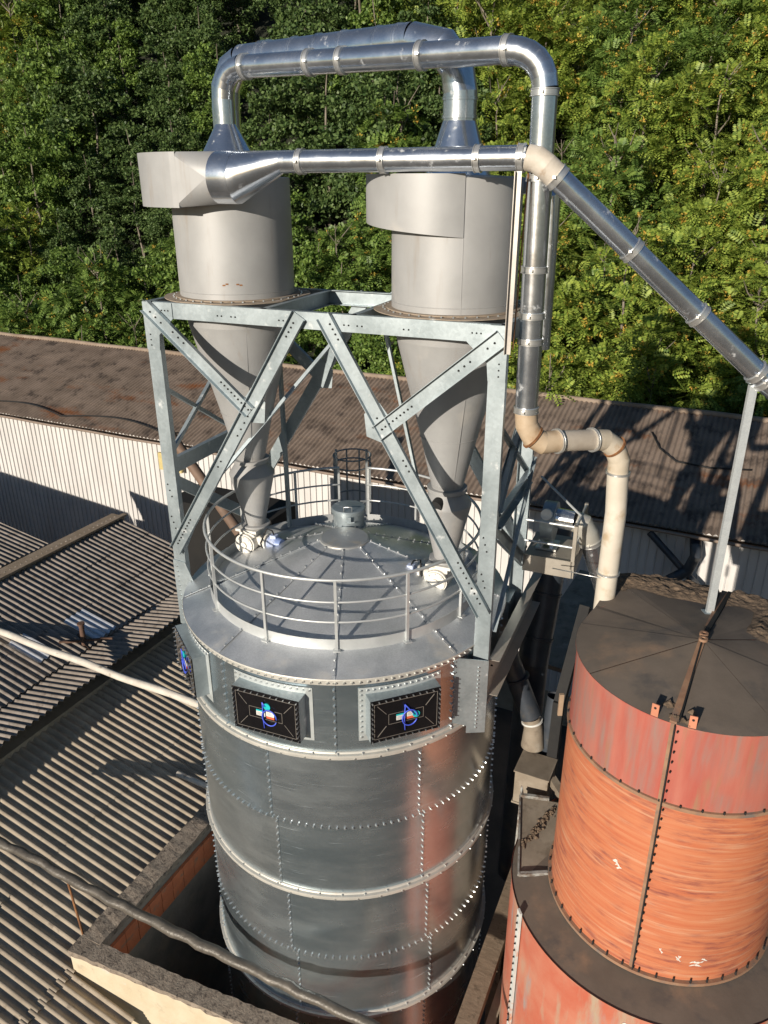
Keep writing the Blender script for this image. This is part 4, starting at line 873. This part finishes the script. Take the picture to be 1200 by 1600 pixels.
bd=empty('blower_duct',(3.5,1.9,-6.5),'shiny duct slanting down right from the blower behind the cream pipe','duct',F=CF)
m=MB(CF); m.duct([(3.02,1.4,-4.56),(3.14,1.42,-4.60),(3.22,1.45,-4.74),(3.26,1.47,-4.86)],.155,20); m.build('elbow',surf('pale elbow steel',(.52,.50,.44),(.62,.6,.54),5,.4,.5,bump=.05),bd)
m=MB(CF); m.duct([(3.26,1.47,-4.86),(3.95,1.9,-6.9)],.15,24); m.build('run',DUCT,bd)
clamps(bd,[((3.27,1.475,-4.88),(.3,.2,-1))],.152,'clamp_ring',BAND,.04)
# brown pipe at the left behind the tower
m=MB(BF); m.duct([(-7.6,5,-5.6),(-5.72,5,-7.95)],.13,20); tag(m.build('brown_pipe',surf('brown pipe',(.13,.085,.06),(.19,.125,.09),4,.7,.1,bump=.1)),'brown slanting pipe seen through the left side of the tower','pipe')
# black box painted as the shaded opening of a shed, behind silo on left
m=MB(BF); m.box((-7.15,6.7,-12.7),(3.3,1.3,9.4)); tag(m.build('annex_shade',surf('shade black wall',(.006,.006,.006),(.011,.01,.009),2,.9,0,bump=.1)),'black box painted as deep shade in an open annex, lower left of the tower','annex')
# white lagged pipe across the striped roofs
m=MB(BF); pts=[(-13.2+i*.35,1.42+.02*math.sin(i*.9),-10.05+.10*math.cos(i*.12)) for i in range(27)]; m.tube(pts,.085,12,wob=.05); wp=tag(m.build('lagged_pipe',WPIPE),'long white lagged pipe lying across the striped roofs towards the silo','pipe')
m=MB(BF); m.tube([(-4.6,.75,-11.55),(-3.5,.75,-11.6)],.06,10); tag(m.build('pipe_stub',WPIPE),'short white pipe stub on the striped roof against the silo','pipe')
# dark wrapped pipe in the foreground
dp=empty('wrapped_pipe',(-4.3,-2.5,-12),'dark wrapped pipe sagging across the foreground over the pit','pipe',F=BF)
pts=[]
for i in range(60):
    t=i/59; a=-6.4+t*9.6; pts.append((a,-2.72+.012*math.sin(i*1.7),-10.55-.12*math.sin(math.pi*t)+.05*math.exp(-((a+4.6)/.4)**2)+.008*math.sin(i*2.3)))
m=MB(BF); m.tube(pts,.078,14,wob=.10); m.build('pipe',DPIPE,dp)
m=MB(BF); m.tube([(-3.86,-2.76,-10.7),(-3.55,-2.9,-11.9)],.022,6); m.build('prop',RUST,dp)

# ================= TREES =================
def mesh_np(name,V,F,mats,mi=None):
    me=bpy.data.meshes.new(name); n=len(V); k=F.shape[1]; f=len(F)
    me.vertices.add(n); me.vertices.foreach_set('co',V.astype(np.float32).ravel())
    me.loops.add(f*k); me.loops.foreach_set('vertex_index',F.astype(np.int32).ravel())
    me.polygons.add(f); me.polygons.foreach_set('loop_start',np.arange(0,f*k,k,dtype=np.int32)); me.polygons.foreach_set('loop_total',np.full(f,k,dtype=np.int32))
    for m_ in mats: me.materials.append(m_)
    if mi is not None: me.polygons.foreach_set('material_index',mi.astype(np.int32))
    me.update(calc_edges=True); return me
def crown(kind,seed,leaf):
    """kind 'frond': long pinnate leaves, 'small': round leaf sprigs. crown centred at z=0 of unit-ish size in metres (r 2.8, h 7)"""
    rs=np.random.RandomState(seed); rx,rzz=2.7,3.6
    nc=52; u=rs.normal(size=(nc,3)); u/=np.linalg.norm(u,axis=1)[:,None]
    cen=u*np.array([rx,rx,rzz])*rs.uniform(.5,1.12,(nc,1)); cr=rs.uniform(.45,.95,nc)
    ns=1400 if kind=='frond' else 2300
    ci=rs.randint(0,nc,ns); v=rs.normal(size=(ns,3)); v/=np.linalg.norm(v,axis=1)[:,None]
    v[:,2]=np.abs(v[:,2])*.9+rs.uniform(-.45,.3,ns); out=cen[ci]/np.linalg.norm(cen[ci],axis=1)[:,None]
    v=v+out*.45; v/=np.linalg.norm(v,axis=1)[:,None]
    pos=cen[ci]+v*cr[ci][:,None]*rs.uniform(.75,1.0,(ns,1))*np.array([1,1,.75])
    V=[];F=[];M=[]
    up=np.array([0,0,1.])
    d=v*.8+rs.normal(size=(ns,3))*.35; d[:,2]-=.25; d/=np.linalg.norm(d,axis=1)[:,None]
    nrm=v*.7+up*.7+rs.normal(size=(ns,3))*.25; nrm-=d*(nrm*d).sum(1)[:,None]; nrm/=np.linalg.norm(nrm,axis=1)[:,None]
    sd_=np.cross(d,nrm)
    if kind=='frond':
        Lf=rs.uniform(.45,.8,ns); npair=6
        for k in range(npair):
            t=(k+.6)/npair
            base=pos+d*(Lf*t)[:,None]-up*(Lf*t*t*.25)[:,None]
            ll=.24*(1-.35*abs(t-.5)*2); 
            for s_ in(-1,1):
                ax=(sd_*s_*.9+d*.45-up*.22); ax/=np.linalg.norm(ax,axis=1)[:,None]; wv=np.cross(ax,nrm)*.05
                a=base; b=base+ax*ll*.5+wv; c=base+ax*ll; e=base+ax*ll*.5-wv
                V.append(np.stack([a,b,c,e],1))
    else:
        for k in range(5):
            off=rs.normal(size=(ns,3))*.10; base=pos+off
            n2=nrm+rs.normal(size=(ns,3))*.5; n2/=np.linalg.norm(n2,axis=1)[:,None]
            ax=np.cross(n2,rs.normal(size=(ns,3))); ax/=np.linalg.norm(ax,axis=1)[:,None]; bx=np.cross(n2,ax)
            s1=rs.uniform(.085,.14,ns)[:,None]; s2=s1*.62
            V.append(np.stack([base-ax*s1,base-bx*s2,base+ax*s1,base+bx*s2],1))
    A=np.concatenate(V,0); nq=len(A); mi=np.zeros(nq)
    if kind=='frond':       # seed tufts
        nt_=95; sel=rs.choice(ns,nt_,replace=False); sel=sel[(pos[sel,2]>-1.5)]
        T=[]
        for j in sel:
            c=pos[j]+v[j]*.22
            for q in range(14):
                b=c+rs.normal(size=3)*np.array([.10,.10,.07]); x=rs.normal(size=3); x/=np.linalg.norm(x); y=np.cross(x,rs.normal(size=3)); y/=np.linalg.norm(y)
                T.append([b-x*.06,b-y*.04,b+x*.06,b+y*.04])
        T=np.array(T); A=np.concatenate([A,T],0); mi=np.concatenate([mi,np.ones(len(T))])
    Fq=np.arange(len(A)*4).reshape(-1,4)
    return mesh_np('crown_'+kind,A.reshape(-1,3),Fq,[leaf,TUFT],mi)
def trunkmesh(seed,limbs=9):
    rs=random.Random(seed); m=MB(GF)
    base=Vector((0,0,-7)); p=base; pts=[p]
    for i in range(5): p=p+Vector((rs.uniform(-.25,.25),rs.uniform(-.25,.25),1.7)); pts.append(p)
    for i in range(5): m.cyl(pts[i],pts[i+1],.13-.022*i,.108-.022*i,7,False)
    for i in range(limbs):
        q=pts[rs.randint(1,4)]+Vector((0,0,rs.uniform(0,1))); a=rs.uniform(0,6.28); L=rs.uniform(.8,1.5)
        q2=q+Vector((math.cos(a)*L*.55,math.sin(a)*L*.55,L*.6)); q3=q2+Vector((math.cos(a+.5)*L*.4,math.sin(a+.5)*L*.4,L*.5)); m.cyl(q,q2,.05,.03,5,False); m.cyl(q2,q3,.03,.012,5,False)
    me=bpy.data.meshes.new('trunk'); me.from_pydata(m.v,[],m.f); me.materials.append(BARK); me.polygons.foreach_set('use_smooth',[True]*len(m.f)); return me
CR={'dark':[crown('small',s,LEAFD) for s in (1,2,3)],'mid':[crown('small',s,LEAFM) for s in (4,5)],'yellow':[crown('frond',s,LEAFY) for s in (6,7,8)],'frondgreen':[crown('frond',s,LEAFM) for s in (9,10)]}
TR=[trunkmesh(s) for s in (1,2,3)]; TRD=[trunkmesh(s,0) for s in (4,5)]
ORD='first second third fourth fifth sixth seventh eighth ninth tenth eleventh twelfth thirteenth fourteenth fifteenth sixteenth seventeenth eighteenth nineteenth twentieth twenty-first twenty-second twenty-third twenty-fourth twenty-fifth twenty-sixth twenty-seventh twenty-eighth twenty-ninth thirtieth'.split()
ROWN=['lowest row','second row','third row','fourth row','fifth row','sixth row','seventh row','eighth row','ninth row','highest row']
def projx(P):
    d=Vector(P)-Vector(cam.location); p=R_(23.5); fw=Vector((0,math.cos(p),-math.sin(p))); up=Vector((0,math.sin(p),math.cos(p))); w_=d.dot(fw); return 600+1200*d.x/w_,800-1200*d.dot(up)/w_
rt=random.Random(11)
rows=[21.8,24.8,28.2,32,36.5,41.5,47,53,60,68]
KL={'dark':'dark green dense tree','mid':'mid green leafy tree','yellow':'yellow green tree with orange seed tufts','frondgreen':'green tree with long drooping leaflets'}
for ri,b in enumerate(rows):
    sc0=.72+.05*ri; a=-70.0; cnt=0
    while a<60:
        aa=a+rt.uniform(-.7,.7); bb_=b+rt.uniform(-.9,.9); a+=4.1*sc0*rt.uniform(.85,1.15)
        z=hz(aa,bb_); P_=BF@Vector((aa,bb_,z+4*sc0)); X,Y=projx(P_)
        if X<-130 or X>1330 or Y<-260: continue
        if cnt>=len(ORD): break
        if X<660 and Y<420 and rt.random()<.13: continue
        if X>640+rt.uniform(-60,60): kd=rt.choice(['yellow','yellow','yellow','frondgreen'])
        elif X<70+rt.uniform(-40,60): kd=rt.choice(['yellow','frondgreen','mid'])
        elif Y>430: kd=rt.choice(['frondgreen','mid','mid'])
        else: kd=rt.choice(['dark','dark','dark','mid'])
        s=sc0*rt.uniform(.78,1.3)
        t=bpy.data.objects.new('tree',None); COL.objects.link(t); t.empty_display_size=.3
        wl=BF@Vector((aa,bb_,z)); t.location=wl; t.rotation_euler=(0,0,rt.uniform(0,6.28)); t.scale=(s,s,s*rt.uniform(.9,1.15))
        tag(t,'%s, %s from left, %s of the slope'%(KL[kd],ORD[cnt],ROWN[ri]),'tree','trees on the wooded slope'); cnt+=1
        c=bpy.data.objects.new('crown',rt.choice(CR[kd])); COL.objects.link(c); c.parent=t; c.location=(0,0,4.1)
        k=bpy.data.objects.new('trunk',rt.choice(TRD if kd in('dark','mid') else TR)); COL.objects.link(k); k.parent=t; k.location=(0,0,6.6)
for _o in bpy.data.objects:
    if 'label' in _o.keys() and len(_o['label'].replace(',','').split())>16: print('LONG',_o['label'])
print('objects',len(bpy.data.objects))
